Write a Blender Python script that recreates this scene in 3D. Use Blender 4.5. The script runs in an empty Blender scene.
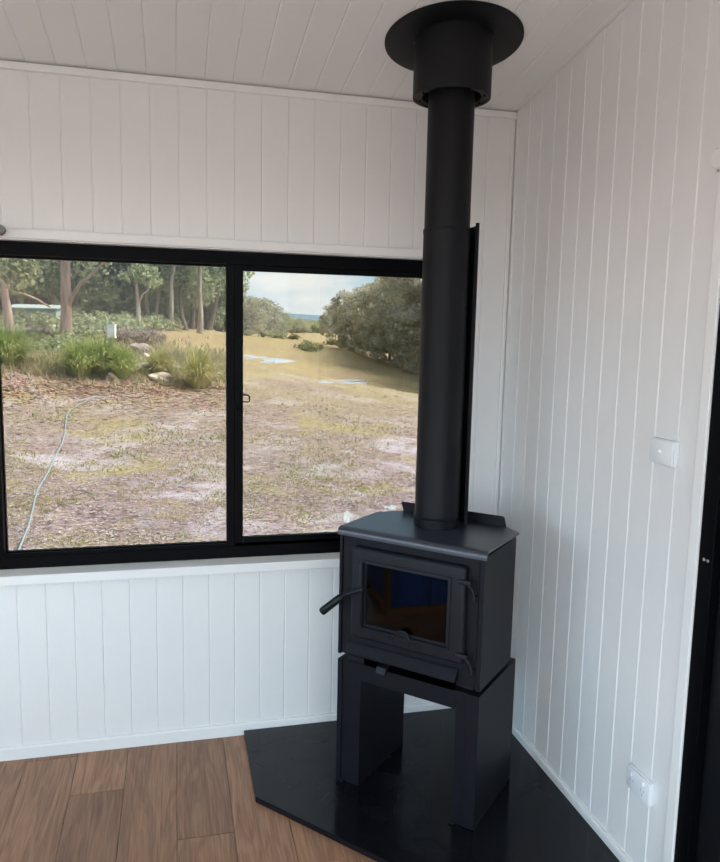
import bpy, bmesh, math, random
import numpy as np
from mathutils import Vector, Matrix

random.seed(7)
S = bpy.context.scene
COL = S.collection
PI = math.pi

# ------------------------------------------------------------------ camera
CAM = np.array([-1.3444, -2.8754, 1.6281])
FPX = 742.0
YAW, PITCH, ROLL = 0.2472, -0.1288, 0.0215


def cam_rows():
    cy, sy, cp, sp = math.cos(YAW), math.sin(YAW), math.cos(PITCH), math.sin(PITCH)
    f = np.array([sy * cp, cy * cp, sp])
    r = np.array([cy, -sy, 0.0])
    u = np.cross(r, f)
    cr, sr = math.cos(ROLL), math.sin(ROLL)
    return cr * r + sr * u, -sr * r + cr * u, f


CR, CU, CF = cam_rows()
cd = bpy.data.cameras.new('camera')
cd.sensor_fit = 'HORIZONTAL'
cd.sensor_width = 36.0
cd.lens = FPX / 720.0 * 36.0
cd.clip_start = 0.05
cd.clip_end = 2000
cam = bpy.data.objects.new('camera', cd)
COL.objects.link(cam)
M = Matrix.Identity(4)
for i in range(3):
    M[i][0], M[i][1], M[i][2], M[i][3] = CR[i], CU[i], -CF[i], CAM[i]
cam.matrix_world = M
S.camera = cam

# ------------------------------------------------------------------ view, sky, sun
S.view_settings.view_transform = 'Standard'
S.view_settings.look = 'None'
S.view_settings.gamma = 1.0
S.view_settings.use_curve_mapping = False
S.view_settings.exposure = 2.27
SKY_STRENGTH = 2.7
SUN_STRENGTH = 9.0

w = bpy.data.worlds.new('sky')
S.world = w
w.use_nodes = True
nt = w.node_tree
nt.nodes.clear()
N = nt.nodes.new
out = N('ShaderNodeOutputWorld')
bg = N('ShaderNodeBackground')
tc = N('ShaderNodeTexCoord')
sep = N('ShaderNodeSeparateXYZ')
nt.links.new(tc.outputs['Generated'], sep.inputs[0])
ramp = N('ShaderNodeValToRGB')
e = ramp.color_ramp.elements
e[0].position = 0.0
e[0].color = (0.47, 0.485, 0.49, 1)
e[1].position = 0.6
e[1].color = (0.22, 0.29, 0.38, 1)
m = e.new(0.09)
m.color = (0.11, 0.275, 0.385, 1)
nt.links.new(sep.outputs['Z'], ramp.inputs[0])
mp = N('ShaderNodeMapping')
mp.inputs['Scale'].default_value = (1.6, 1.6, 5.0)
mp.inputs['Location'].default_value = (0.35, 0.2, 0.13)
nt.links.new(tc.outputs['Generated'], mp.inputs[0])
nz = N('ShaderNodeTexNoise')
nz.inputs['Scale'].default_value = 2.3
nz.inputs['Detail'].default_value = 6
nz.inputs['Roughness'].default_value = 0.55
nt.links.new(mp.outputs[0], nz.inputs['Vector'])
cr = N('ShaderNodeValToRGB')
cr.color_ramp.elements[0].position = 0.44
cr.color_ramp.elements[0].color = (0, 0, 0, 1)
cr.color_ramp.elements[1].position = 0.66
cr.color_ramp.elements[1].color = (1, 1, 1, 1)
nt.links.new(nz.outputs['Fac'], cr.inputs[0])
mx = N('ShaderNodeMixRGB')
mx.inputs['Color2'].default_value = (0.54, 0.52, 0.495, 1)
nt.links.new(cr.outputs[0], mx.inputs['Fac'])
nt.links.new(ramp.outputs[0], mx.inputs['Color1'])
nt.links.new(mx.outputs[0], bg.inputs['Color'])
bg.inputs['Strength'].default_value = SKY_STRENGTH
nt.links.new(bg.outputs[0], out.inputs['Surface'])

sd = bpy.data.lights.new('sun', 'SUN')
sd.energy = SUN_STRENGTH
sd.angle = math.radians(28)
sd.color = (1.0, 0.95, 0.86)
sun = bpy.data.objects.new('sun', sd)
COL.objects.link(sun)
# light comes from the right, over the sliding door side
sun.rotation_euler = Vector((-0.62, 0.10, -0.80)).to_track_quat('-Z', 'Y').to_euler()


# ------------------------------------------------------------------ materials
MATS = {}


def mat(name, color, rough=0.5, metal=0.0, spec=0.5, noise=None, bump=None, rand=0.0, coat=0.0):
    """noise=(scale, amount, colour2, stretch); bump=(scale, strength)"""
    if name in MATS:
        return MATS[name]
    mt = bpy.data.materials.new(name)
    mt.use_nodes = True
    t = mt.node_tree
    b = t.nodes['Principled BSDF']
    b.inputs['Base Color'].default_value = (*color, 1)
    b.inputs['Roughness'].default_value = rough
    b.inputs['Metallic'].default_value = metal
    b.inputs['Specular IOR Level'].default_value = spec
    if coat:
        b.inputs['Coat Weight'].default_value = coat
        b.inputs['Coat Roughness'].default_value = 0.1
    src = None
    co = t.nodes.new('ShaderNodeTexCoord')
    if noise:
        mpn = t.nodes.new('ShaderNodeMapping')
        mpn.inputs['Scale'].default_value = noise[3] if len(noise) > 3 else (1, 1, 1)
        t.links.new(co.outputs['Object'], mpn.inputs[0])
        n = t.nodes.new('ShaderNodeTexNoise')
        n.inputs['Scale'].default_value = noise[0]
        n.inputs['Detail'].default_value = 5
        t.links.new(mpn.outputs[0], n.inputs['Vector'])
        r = t.nodes.new('ShaderNodeValToRGB')
        r.color_ramp.elements[0].position = 0.35
        r.color_ramp.elements[1].position = 0.65
        r.color_ramp.elements[0].color = (*color, 1)
        c2 = noise[2]
        r.color_ramp.elements[1].color = (*[color[i] * (1 - noise[1]) + c2[i] * noise[1] for i in range(3)], 1)
        t.links.new(n.outputs['Fac'], r.inputs[0])
        src = r.outputs[0]
        t.links.new(src, b.inputs['Base Color'])
    if rand:
        oi = t.nodes.new('ShaderNodeObjectInfo')
        mr = t.nodes.new('ShaderNodeMapRange')
        mr.inputs['To Min'].default_value = 1 - rand
        mr.inputs['To Max'].default_value = 1 + rand
        t.links.new(oi.outputs['Random'], mr.inputs['Value'])
        hs = t.nodes.new('ShaderNodeHueSaturation')
        hs.inputs['Color'].default_value = (*color, 1)
        if src:
            t.links.new(src, hs.inputs['Color'])
        t.links.new(mr.outputs[0], hs.inputs['Value'])
        t.links.new(hs.outputs[0], b.inputs['Base Color'])
    if bump:
        n = t.nodes.new('ShaderNodeTexNoise')
        n.inputs['Scale'].default_value = bump[0]
        n.inputs['Detail'].default_value = 4
        t.links.new(co.outputs['Object'], n.inputs['Vector'])
        bp = t.nodes.new('ShaderNodeBump')
        bp.inputs['Strength'].default_value = bump[1]
        bp.inputs['Distance'].default_value = 0.002
        t.links.new(n.outputs['Fac'], bp.inputs['Height'])
        t.links.new(bp.outputs[0], b.inputs['Normal'])
    MATS[name] = mt
    return mt


def glass_mat(name, tint, rough=0.0, ior=1.5, refl=1.0):
    if name in MATS:
        return MATS[name]
    mt = bpy.data.materials.new(name)
    mt.use_nodes = True
    t = mt.node_tree
    t.nodes.clear()
    o = t.nodes.new('ShaderNodeOutputMaterial')
    tr = t.nodes.new('ShaderNodeBsdfTransparent')
    tr.inputs['Color'].default_value = (*tint, 1)
    gl = t.nodes.new('ShaderNodeBsdfGlossy')
    gl.inputs['Roughness'].default_value = rough
    fr = t.nodes.new('ShaderNodeFresnel')
    fr.inputs['IOR'].default_value = ior
    mul = t.nodes.new('ShaderNodeMath')
    mul.operation = 'MULTIPLY'
    mul.inputs[1].default_value = refl
    mxs = t.nodes.new('ShaderNodeMixShader')
    t.links.new(fr.outputs[0], mul.inputs[0])
    t.links.new(mul.outputs[0], mxs.inputs[0])
    t.links.new(tr.outputs[0], mxs.inputs[1])
    t.links.new(gl.outputs[0], mxs.inputs[2])
    t.links.new(mxs.outputs[0], o.inputs['Surface'])
    MATS[name] = mt
    return mt


def leaf_mat(name, c1, c2, rand=0.18):
    mt = bpy.data.materials.new(name)
    mt.use_nodes = True
    t = mt.node_tree
    t.nodes.clear()
    o = t.nodes.new('ShaderNodeOutputMaterial')
    d = t.nodes.new('ShaderNodeBsdfDiffuse')
    tl = t.nodes.new('ShaderNodeBsdfTranslucent')
    ms = t.nodes.new('ShaderNodeMixShader')
    ms.inputs[0].default_value = 0.42
    co = t.nodes.new('ShaderNodeTexCoord')
    n = t.nodes.new('ShaderNodeTexNoise')
    n.inputs['Scale'].default_value = 1.1
    n.inputs['Detail'].default_value = 3
    t.links.new(co.outputs['Object'], n.inputs['Vector'])
    r = t.nodes.new('ShaderNodeValToRGB')
    r.color_ramp.elements[0].position = 0.35
    r.color_ramp.elements[1].position = 0.65
    r.color_ramp.elements[0].color = (*c1, 1)
    r.color_ramp.elements[1].color = (*c2, 1)
    t.links.new(n.outputs['Fac'], r.inputs[0])
    oi = t.nodes.new('ShaderNodeObjectInfo')
    mr = t.nodes.new('ShaderNodeMapRange')
    mr.inputs['To Min'].default_value = 1 - rand
    mr.inputs['To Max'].default_value = 1 + rand
    t.links.new(oi.outputs['Random'], mr.inputs['Value'])
    hs = t.nodes.new('ShaderNodeHueSaturation')
    t.links.new(r.outputs[0], hs.inputs['Color'])
    t.links.new(mr.outputs[0], hs.inputs['Value'])
    t.links.new(hs.outputs[0], d.inputs['Color'])
    t.links.new(hs.outputs[0], tl.inputs['Color'])
    t.links.new(d.outputs[0], ms.inputs[1])
    t.links.new(tl.outputs[0], ms.inputs[2])
    t.links.new(ms.outputs[0], o.inputs['Surface'])
    return mt


WHITE = mat('white_paint', (0.82, 0.81, 0.80), 0.45, noise=(9, 0.25, (0.77, 0.765, 0.755)))
TRIMW = mat('white_gloss_trim', (0.85, 0.845, 0.83), 0.35)
CEILW = mat('ceiling_paint', (0.85, 0.845, 0.835), 0.5)
PLAST = mat('white_plastic', (0.82, 0.84, 0.86), 0.3)
PLGREY = mat('grey_plastic', (0.38, 0.38, 0.40), 0.4)
ALU = mat('black_powdercoat', (0.0016, 0.0018, 0.0028), 0.42, spec=0.07)
RUBBER = mat('black_seal', (0.006, 0.006, 0.007), 0.7)
STEEL = mat('stove_black', (0.0062, 0.0063, 0.0098), 0.46, spec=0.2, noise=(60, 0.5, (0.009, 0.009, 0.0135)), bump=(900, 0.12))
STEELT = mat('stove_top_sky_tint', (0.022, 0.026, 0.042), 0.34, spec=0.9, noise=(18, 0.6, (0.032, 0.037, 0.056)), bump=(700, 0.1))  # bluish lift in the base colour stands in for reflected sky
CAST = mat('cast_iron_black', (0.0085, 0.0086, 0.0128), 0.48, spec=0.25, bump=(500, 0.25))
FLUE = mat('flue_black', (0.0050, 0.0053, 0.0075), 0.48, spec=0.2, bump=(700, 0.08))
GRIP = mat('handle_grip_black', (0.003, 0.005, 0.006), 0.4, spec=0.25)
STOVEGLASS = glass_mat('stove_glass', (0.20, 0.18, 0.17), 0.0, 1.55, 1.0)
PANE = glass_mat('window_glass', (0.352, 0.361, 0.360), 0.0, 1.45, 0.35)  # tint added to dim the outdoors against the room
BRICKF = mat('fire_brick', (0.62, 0.47, 0.31), 0.85, noise=(14, 0.6, (0.42, 0.30, 0.2)), bump=(120, 0.5))
SCREW = mat('screw_steel', (0.45, 0.45, 0.45), 0.35, metal=0.8)


def hearth_mat():
    mt = mat('hearth_black_stone', (0.004, 0.0044, 0.0075), 0.16, spec=0.30, noise=(2.6, 0.85, (0.009, 0.010, 0.0125), (1.4, 0.8, 1)))
    t = mt.node_tree
    b = t.nodes['Principled BSDF']
    co = t.nodes.new('ShaderNodeTexCoord')
    n = t.nodes.new('ShaderNodeTexNoise')
    n.inputs['Scale'].default_value = 5.0
    n.inputs['Detail'].default_value = 7
    n.inputs['Distortion'].default_value = 1.2
    t.links.new(co.outputs['Object'], n.inputs['Vector'])
    r = t.nodes.new('ShaderNodeMapRange')
    r.inputs['From Min'].default_value = 0.4
    r.inputs['From Max'].default_value = 0.7
    r.inputs['To Min'].default_value = 0.12
    r.inputs['To Max'].default_value = 0.34
    t.links.new(n.outputs['Fac'], r.inputs['Value'])
    t.links.new(r.outputs[0], b.inputs['Roughness'])
    return mt


HEARTH = hearth_mat()


def wood_mat():
    mt = bpy.data.materials.new('hardwood_floorboard')
    mt.use_nodes = True
    t = mt.node_tree
    b = t.nodes['Principled BSDF']
    co = t.nodes.new('ShaderNodeTexCoord')
    oi = t.nodes.new('ShaderNodeObjectInfo')
    off = t.nodes.new('ShaderNodeVectorMath')
    off.operation = 'MULTIPLY'
    t.links.new(oi.outputs['Location'], off.inputs[0])
    off.inputs[1].default_value = (13.1, 7.7, 3.0)
    add = t.nodes.new('ShaderNodeVectorMath')
    add.operation = 'ADD'
    t.links.new(co.outputs['Object'], add.inputs[0])
    t.links.new(off.outputs[0], add.inputs[1])
    mpn = t.nodes.new('ShaderNodeMapping')
    mpn.inputs['Scale'].default_value = (9.0, 1.1, 1.0)
    t.links.new(add.outputs[0], mpn.inputs[0])
    n = t.nodes.new('ShaderNodeTexNoise')
    n.inputs['Scale'].default_value = 1.6
    n.inputs['Detail'].default_value = 3
    n.inputs['Distortion'].default_value = 0.6
    t.links.new(mpn.outputs[0], n.inputs['Vector'])
    # growth rings: sine of the noise field
    mul = t.nodes.new('ShaderNodeMath')
    mul.operation = 'MULTIPLY'
    mul.inputs[1].default_value = 34
    t.links.new(n.outputs['Fac'], mul.inputs[0])
    sn = t.nodes.new('ShaderNodeMath')
    sn.operation = 'SINE'
    t.links.new(mul.outputs[0], sn.inputs[0])
    mpf = t.nodes.new('ShaderNodeMapping')
    mpf.inputs['Scale'].default_value = (150, 5, 1)
    t.links.new(add.outputs[0], mpf.inputs[0])
    nf = t.nodes.new('ShaderNodeTexNoise')
    nf.inputs['Scale'].default_value = 1.0
    nf.inputs['Detail'].default_value = 4
    t.links.new(mpf.outputs[0], nf.inputs['Vector'])
    mr = t.nodes.new('ShaderNodeMapRange')
    mr.inputs['From Min'].default_value = -1
    mr.inputs['To Min'].default_value = -0.13
    mr.inputs['To Max'].default_value = 0.13
    t.links.new(sn.outputs[0], mr.inputs['Value'])
    a1 = t.nodes.new('ShaderNodeMath')
    a1.operation = 'ADD'
    t.links.new(mr.outputs[0], a1.inputs[0])
    t.links.new(nf.outputs['Fac'], a1.inputs[1])
    r = t.nodes.new('ShaderNodeValToRGB')
    r.color_ramp.elements[0].position = 0.12
    r.color_ramp.elements[0].color = (0.165, 0.078, 0.042, 1)
    r.color_ramp.elements[1].position = 0.88
    r.color_ramp.elements[1].color = (0.395, 0.218, 0.124, 1)
    t.links.new(a1.outputs[0], r.inputs[0])
    hs = t.nodes.new('ShaderNodeHueSaturation')
    mv = t.nodes.new('ShaderNodeMapRange')
    mv.inputs['To Min'].default_value = 0.78
    mv.inputs['To Max'].default_value = 1.24
    t.links.new(oi.outputs['Random'], mv.inputs['Value'])
    t.links.new(mv.outputs[0], hs.inputs['Value'])
    t.links.new(r.outputs[0], hs.inputs['Color'])
    t.links.new(hs.outputs[0], b.inputs['Base Color'])
    b.inputs['Roughness'].default_value = 0.44
    bp = t.nodes.new('ShaderNodeBump')
    bp.inputs['Strength'].default_value = 0.12
    bp.inputs['Distance'].default_value = 0.001
    t.links.new(nf.outputs['Fac'], bp.inputs['Height'])
    t.links.new(bp.outputs[0], b.inputs['Normal'])
    return mt


WOOD = wood_mat()


# ------------------------------------------------------------------ mesh helpers
def link(o, parent=None):
    COL.objects.link(o)
    if parent is not None:
        o.parent = parent
    return o


def mesh_obj(name, verts, faces, material, parent=None, smooth=False, loc=None):
    me = bpy.data.meshes.new(name)
    me.from_pydata([tuple(v) for v in verts], [], faces)
    me.update()
    me.materials.append(material)
    if smooth:
        me.polygons.foreach_set('use_smooth', [True] * len(me.polygons))
    o = bpy.data.objects.new(name, me)
    if loc is not None:
        o.location = loc
    return link(o, parent)


class MB:
    def __init__(self):
        self.bm = bmesh.new()

    def box(self, a, b, bevel=0.0, seg=2):
        x0, y0, z0 = [min(a[i], b[i]) for i in range(3)]
        x1, y1, z1 = [max(a[i], b[i]) for i in range(3)]
        vs = [self.bm.verts.new(p) for p in ((x0, y0, z0), (x1, y0, z0), (x1, y1, z0), (x0, y1, z0),
                                             (x0, y0, z1), (x1, y0, z1), (x1, y1, z1), (x0, y1, z1))]
        fs = [self.bm.faces.new([vs[i] for i in q]) for q in
              ((0, 3, 2, 1), (4, 5, 6, 7), (0, 1, 5, 4), (1, 2, 6, 5), (2, 3, 7, 6), (3, 0, 4, 7))]
        if bevel > 0:
            es = list({ed for f in fs for ed in f.edges})
            bmesh.ops.bevel(self.bm, geom=es, offset=bevel, segments=seg, affect='EDGES', profile=0.5)
        return self

    def prism(self, pts, axis, a, b, bevel=0.0):
        """pts: 2-D outline; axis 0/1/2 is the extrusion axis"""
        def P(p, t):
            q = [p[0], p[1]]
            q.insert(axis, t)
            return q
        lo = [self.bm.verts.new(P(p, a)) for p in pts]
        hi = [self.bm.verts.new(P(p, b)) for p in pts]
        n = len(pts)
        fs = [self.bm.faces.new(lo[::-1]), self.bm.faces.new(hi)]
        for i in range(n):
            fs.append(self.bm.faces.new([lo[i], lo[(i + 1) % n], hi[(i + 1) % n], hi[i]]))
        bmesh.ops.recalc_face_normals(self.bm, faces=fs)
        if bevel > 0:
            es = list({ed for f in fs for ed in f.edges})
            bmesh.ops.bevel(self.bm, geom=es, offset=bevel, segments=2, affect='EDGES')
        return self

    def lathe(self, prof, c=(0, 0), seg=48, cap=True):
        """prof: list of (r, z)"""
        rings = []
        for r, z in prof:
            rings.append([self.bm.verts.new((c[0] + r * math.cos(2 * PI * k / seg), c[1] + r * math.sin(2 * PI * k / seg), z))
                          for k in range(seg)])
        fs = []
        for a, b in zip(rings[:-1], rings[1:]):
            for k in range(seg):
                fs.append(self.bm.faces.new([a[k], a[(k + 1) % seg], b[(k + 1) % seg], b[k]]))
        if cap:
            fs.append(self.bm.faces.new(rings[0][::-1]))
            fs.append(self.bm.faces.new(rings[-1]))
        bmesh.ops.recalc_face_normals(self.bm, faces=fs)
        return self

    def tube(self, pts, rad, seg=10):
        pts = [Vector(p) for p in pts]
        n = len(pts)
        rads = rad if isinstance(rad, (list, tuple)) else [rad] * n
        rings = []
        up = None
        for i, p in enumerate(pts):
            t = (pts[min(i + 1, n - 1)] - pts[max(i - 1, 0)]).normalized()
            if up is None:
                up = Vector((0, 0, 1)) if abs(t.z) < 0.9 else Vector((1, 0, 0))
            s = t.cross(up)
            if s.length < 1e-5:
                s = t.orthogonal()
            s.normalize()
            up = s.cross(t).normalized()
            rings.append([self.bm.verts.new(p + rads[i] * (math.cos(2 * PI * k / seg) * s + math.sin(2 * PI * k / seg) * up))
                          for k in range(seg)])
        fs = []
        for a, b in zip(rings[:-1], rings[1:]):
            for k in range(seg):
                fs.append(self.bm.faces.new([a[k], a[(k + 1) % seg], b[(k + 1) % seg], b[k]]))
        fs.append(self.bm.faces.new(rings[0][::-1]))
        fs.append(self.bm.faces.new(rings[-1]))
        bmesh.ops.recalc_face_normals(self.bm, faces=fs)
        return self

    def build(self, name, material, parent=None, smooth=False, loc=None, angle=40):
        me = bpy.data.meshes.new(name)
        self.bm.to_mesh(me)
        self.bm.free()
        me.materials.append(material)
        if smooth:
            me.polygons.foreach_set('use_smooth', [True] * len(me.polygons))
            me.set_sharp_from_angle(angle=math.radians(angle))
        o = bpy.data.objects.new(name, me)
        if loc is not None:
            o.location = loc
        return link(o, parent)


def empty(name, loc=(0, 0, 0), rz=0.0):
    o = bpy.data.objects.new(name, None)
    o.empty_display_size = 0.1
    o.location = loc
    o.rotation_euler = (0, 0, rz)
    return link(o)


def tag(o, label, cat, group=None):
    o['label'] = label
    o['category'] = cat
    if group:
        o['group'] = group
    return o


def struct(o):
    o['kind'] = 'structure'
    return o


def copy_tree(o, parent=None):
    c = o.copy()
    COL.objects.link(c)
    c.parent = parent
    for ch in list(o.children):
        copy_tree(ch, c)
    return c


# ------------------------------------------------------------------ the room
RX0, RY0 = -4.0, -4.6            # far left wall, wall behind the camera
CZ, CS = 2.525, 0.14             # ceiling height at the window wall and its rise per metre towards the room


def ceil_z(y):
    return CZ - CS * y


WX0, WX1, WZ0, WZ1 = -2.0171, -0.2671, 0.729, 1.937   # window opening
BT = 0.012


def board_profile(w, c=0.0038, t=BT, dp=0.0022):
    return [(0, dp), (c, 0), (w - c, 0), (w, dp), (w, t), (0, t)]


_board_cache = {}


def board_mesh(w, h0, h1, dp=0.0020):
    """board: local x along width, y depth (front at 0, back at +t), z height; slanted top h0 (x=0) to h1 (x=w)"""
    key = (round(w, 4), round(h0, 4), round(h1, 4), dp)
    if key in _board_cache:
        return _board_cache[key]
    p = board_profile(w, dp=dp)
    vs = [(x, y, 0) for x, y in p] + [(x, y, h0 + (h1 - h0) * x / w) for x, y in p]
    n = len(p)
    fs = [tuple(range(n - 1, -1, -1)), tuple(range(n, 2 * n))]
    for i in range(n):
        fs.append((i, (i + 1) % n, n + (i + 1) % n, n + i))
    me = bpy.data.meshes.new('board')
    me.from_pydata(vs, [], fs)
    bm = bmesh.new()
    bm.from_mesh(me)
    bmesh.ops.recalc_face_normals(bm, faces=bm.faces)
    bm.to_mesh(me)
    bm.free()
    me.materials.append(WHITE)
    _board_cache[key] = me
    return me


def board(me, parent, loc, rot=(0, 0, 0)):
    o = bpy.data.objects.new('board', me)
    o.location = loc
    o.rotation_euler = rot
    return link(o, parent)


# window wall
b = MB()
y0, y1 = BT, 0.115
b.box((RX0 - 0.1, y0, -0.1), (WX0, y1, 2.62)).box((WX1, y0, -0.1), (0.1, y1, 2.62))
b.box((WX0, y0, -0.1), (WX1, y1, WZ0 - 0.035)).box((WX0, y0, WZ1 + 0.0), (WX1, y1, 2.62))
wall_back = struct(b.build('wall_back', WHITE))
x = -0.0171
board(board_mesh(0.0171, CZ + .01, CZ + .01), wall_back, (-0.0171, 0, 0))
while x > RX0 + 0.02:
    xl = max(x - 0.1, RX0)
    if x > WX1 + 1e-4 > xl:      # this board is cut at the window jamb
        board(board_mesh(x - WX1, CZ + .01, CZ + .01), wall_back, (WX1, 0, 0))
        x = WX1
    wd = x - xl
    if xl >= WX0 - 1e-4 and x <= WX1 + 1e-4:
        board(board_mesh(wd, WZ0 - 0.030, WZ0 - 0.030), wall_back, (xl, 0, 0))
        hh = CZ + .01 - WZ1
        board(board_mesh(wd, hh, hh), wall_back, (xl, 0, WZ1))
    else:
        board(board_mesh(wd, CZ + .01, CZ + .01), wall_back, (xl, 0, 0))
    x = xl

# right-hand wall, with the sliding door opening
DY0, DY1, DZ = -1.252, -3.95, 2.10
b = MB()
b.prism([(0.1, -0.1), (DY0, -0.1), (DY0, ceil_z(DY0) + .05), (0.1, 2.6)], 0, BT, 0.11)
b.prism([(DY0, DZ), (DY1, DZ), (DY1, ceil_z(DY1) + .05), (DY0, ceil_z(DY0) + .05)], 0, BT, 0.11)
b.prism([(DY1, -0.1), (RY0 - .1, -0.1), (RY0 - .1, ceil_z(RY0) + .05), (DY1, ceil_z(DY1) + .05)], 0, BT, 0.11)
wall_right = struct(b.build('wall_right', WHITE))


def rboard(ya, yb, za):
    # spans y from ya (near the corner) to yb (more negative); front faces -x
    wd = ya - yb
    h0, h1 = ceil_z(ya) + 0.006 - za, ceil_z(yb) + 0.006 - za
    board(board_mesh(wd, h0, h1, 0.0040), wall_right, (0, ya, za), (0, 0, -PI / 2))


rboard(0, -0.0257, 0)
y = -0.0257
while y > RY0 + 0.02:
    yn = max(y - 0.1, RY0)
    if yn >= DY0:
        rboard(y, yn, 0)
    elif y > DY0 > yn:
        rboard(y, DY0, 0)
        rboard(DY0, yn, DZ)
    elif yn >= DY1:
        rboard(y, yn, DZ)
    elif y > DY1 > yn:
        rboard(y, DY1, DZ)
        rboard(DY1, yn, 0)
    else:
        rboard(y, yn, 0)
    y = yn

# walls outside the view: left, and the high wall behind the camera; wide openings added for daylight
b = MB()
LWY0, LWY1, LWZ0, LWZ1 = -4.2, -0.9, 0.30, 2.15
b.prism([(0.1, -0.1), (LWY1, -0.1), (LWY1, ceil_z(LWY1) + .05), (0.1, 2.6)], 0, RX0 - 0.1, RX0)
b.prism([(LWY0, -0.1), (RY0 - .1, -0.1), (RY0 - .1, ceil_z(RY0) + .05), (LWY0, ceil_z(LWY0) + .05)], 0, RX0 - 0.1, RX0)
b.box((RX0 - .1, LWY0, -.1), (RX0, LWY1, LWZ0))
b.prism([(LWY1, LWZ1), (LWY0, LWZ1), (LWY0, ceil_z(LWY0) + .05), (LWY1, ceil_z(LWY1) + .05)], 0, RX0 - 0.1, RX0)
struct(b.build('wall_left', WHITE))
FX0, FX1, FZ = -3.8, -0.2, 2.30
zt = ceil_z(RY0) + .05
b = MB()
b.box((RX0, RY0 - .1, -.1), (FX0, RY0, zt)).box((FX1, RY0 - .1, -.1), (0, RY0, zt)).box((FX0, RY0 - .1, FZ), (FX1, RY0, zt))
struct(b.build('wall_front', WHITE))

# ceiling: sloped lining boards
ang = math.atan(CS)
b = MB()
b.prism([(0.1, ceil_z(0.1) + BT), (RY0 - .1, ceil_z(RY0 - .1) + BT), (RY0 - .1, ceil_z(RY0 - .1) + .12), (0.1, ceil_z(0.1) + .12)], 0, RX0 - .1, 0.1)
ceiling = struct(b.build('ceiling', CEILW))
L = (0.0 - RY0) / math.cos(ang)
cme = {}


def cboard(xl, wd):
    # profile across x; front faces down
    k = round(wd, 4)
    if k not in cme:
        p = board_profile(wd)
        vs = [(px, 0, py) for px, py in p] + [(px, -L, py) for px, py in p]
        n = len(p)
        fs = [tuple(range(n)), tuple(range(2 * n - 1, n - 1, -1))] + [(i, n + i, n + (i + 1) % n, (i + 1) % n) for i in range(n)]
        me = bpy.data.meshes.new('ceiling_board')
        me.from_pydata(vs, [], fs)
        bm = bmesh.new()
        bm.from_mesh(me)
        bmesh.ops.recalc_face_normals(bm, faces=bm.faces)
        bm.to_mesh(me)
        bm.free()
        me.materials.append(CEILW)
        cme[k] = me
    o = bpy.data.objects.new('ceiling_board', cme[k])
    o.location = (xl, 0, CZ)
    o.rotation_euler = (-ang, 0, 0)
    link(o, ceiling)


x = -0.024
cboard(-0.024, 0.024)
while x > RX0 + .02:
    xl = max(x - .1, RX0)
    cboard(xl, x - xl)
    x = xl

# floor: one object per plank
PW = 0.183
floor = struct(MB().box((RX0 - .1, RY0 - .1, -0.12), (0.1, 0.11, -0.014)).build('floor', mat('floor_substrate', (0.2, 0.14, 0.1), 0.8)))
prow = -1.167
i0 = math.floor((RX0 - prow) / PW)
i1 = math.ceil((0 - prow) / PW)
joint = {-4: -0.035, -3: -0.286, -2: -1.02, -1: -0.602, 0: -1.3, 1: -0.8, -5: -0.75, 2: -0.4}
rng = random.Random(3)
pm = {}
for i in range(i0, i1):
    xa, xb = max(prow + i * PW, RX0), min(prow + (i + 1) * PW, 0.0)
    if xb - xa < 0.02:
        continue
    j = joint.get(i, -rng.uniform(0.1, 1.7))
    ys = [0.0]
    while j > RY0:
        if ys[-1] - j > 0.02:
            ys.append(j)
        j -= 1.8
    ys.append(RY0)
    for ya, yb in zip(ys[:-1], ys[1:]):
        key = (round(xb - xa, 4), round(ya - yb, 4))
        if key not in pm:
            wd, ln = key
            g = 0.0006
            c = 0.0016
            q = [(g, g), (wd - g, g), (wd - g, ln - g), (g, ln - g)]
            q2 = [(g + c, g + c), (wd - g - c, g + c), (wd - g - c, ln - g - c), (g + c, ln - g - c)]
            vs = [(px, -py, -0.014) for px, py in q] + [(px, -py, -0.0012) for px, py in q] + [(px, -py, 0.0) for px, py in q2]
            fs = [(11, 10, 9, 8), (0, 1, 2, 3)]
            for s in (0, 4):
                for k in range(4):
                    fs.append((s + k, s + 4 + k, s + 4 + (k + 1) % 4, s + (k + 1) % 4))
            me = bpy.data.meshes.new('plank')
            me.from_pydata(vs, [], fs)
            bm = bmesh.new()
            bm.from_mesh(me)
            bmesh.ops.recalc_face_normals(bm, faces=bm.faces)
            bm.to_mesh(me)
            bm.free()
            me.materials.append(WOOD)
            pm[key] = me
        o = bpy.data.objects.new('plank', pm[key])
        o.location = (xa, ya, 0)
        link(o, floor)

# skirtings and ceiling bead
BH, BTK = 0.050, 0.012
sk = [(0, 0), (-BTK, 0), (-BTK, BH - .006), (-BTK + .004, BH), (0, BH)]
struct(MB().prism(sk, 0, RX0, 0.0).build('baseboard_back', TRIMW))
b = MB()
b.prism([(px, pz) for px, pz in sk], 1, DY0 + 0.045, -BTK)
struct(b.build('baseboard_right', TRIMW))
struct(MB().box((RX0, -0.016, 2.4965), (0, 0, 2.5215), 0.002).build('trim_1', TRIMW))

# ------------------------------------------------------------------ window
FW = 0.052     # black frame width
fy0, fy1 = 0.050, 0.112
win = struct(MB().box((WX0, fy0, WZ0), (WX0 + FW, fy1, WZ1)).box((WX1 - FW, fy0, WZ0), (WX1, fy1, WZ1))
             .box((WX0 + FW, fy0, WZ1 - FW), (WX1 - FW, fy1, WZ1)).box((WX0 + FW, fy0, WZ0), (WX1 - FW, fy1, WZ0 + 0.045))
             .box((WX0 + FW, fy0 + .006, WZ0 + .045), (WX1 - FW, fy0 + .012, WZ0 + .058)).build('window_1', ALU))
XM0, XM1 = -1.150, -1.080
GZ0, GZ1 = WZ0 + 0.045, WZ1 - FW


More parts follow.
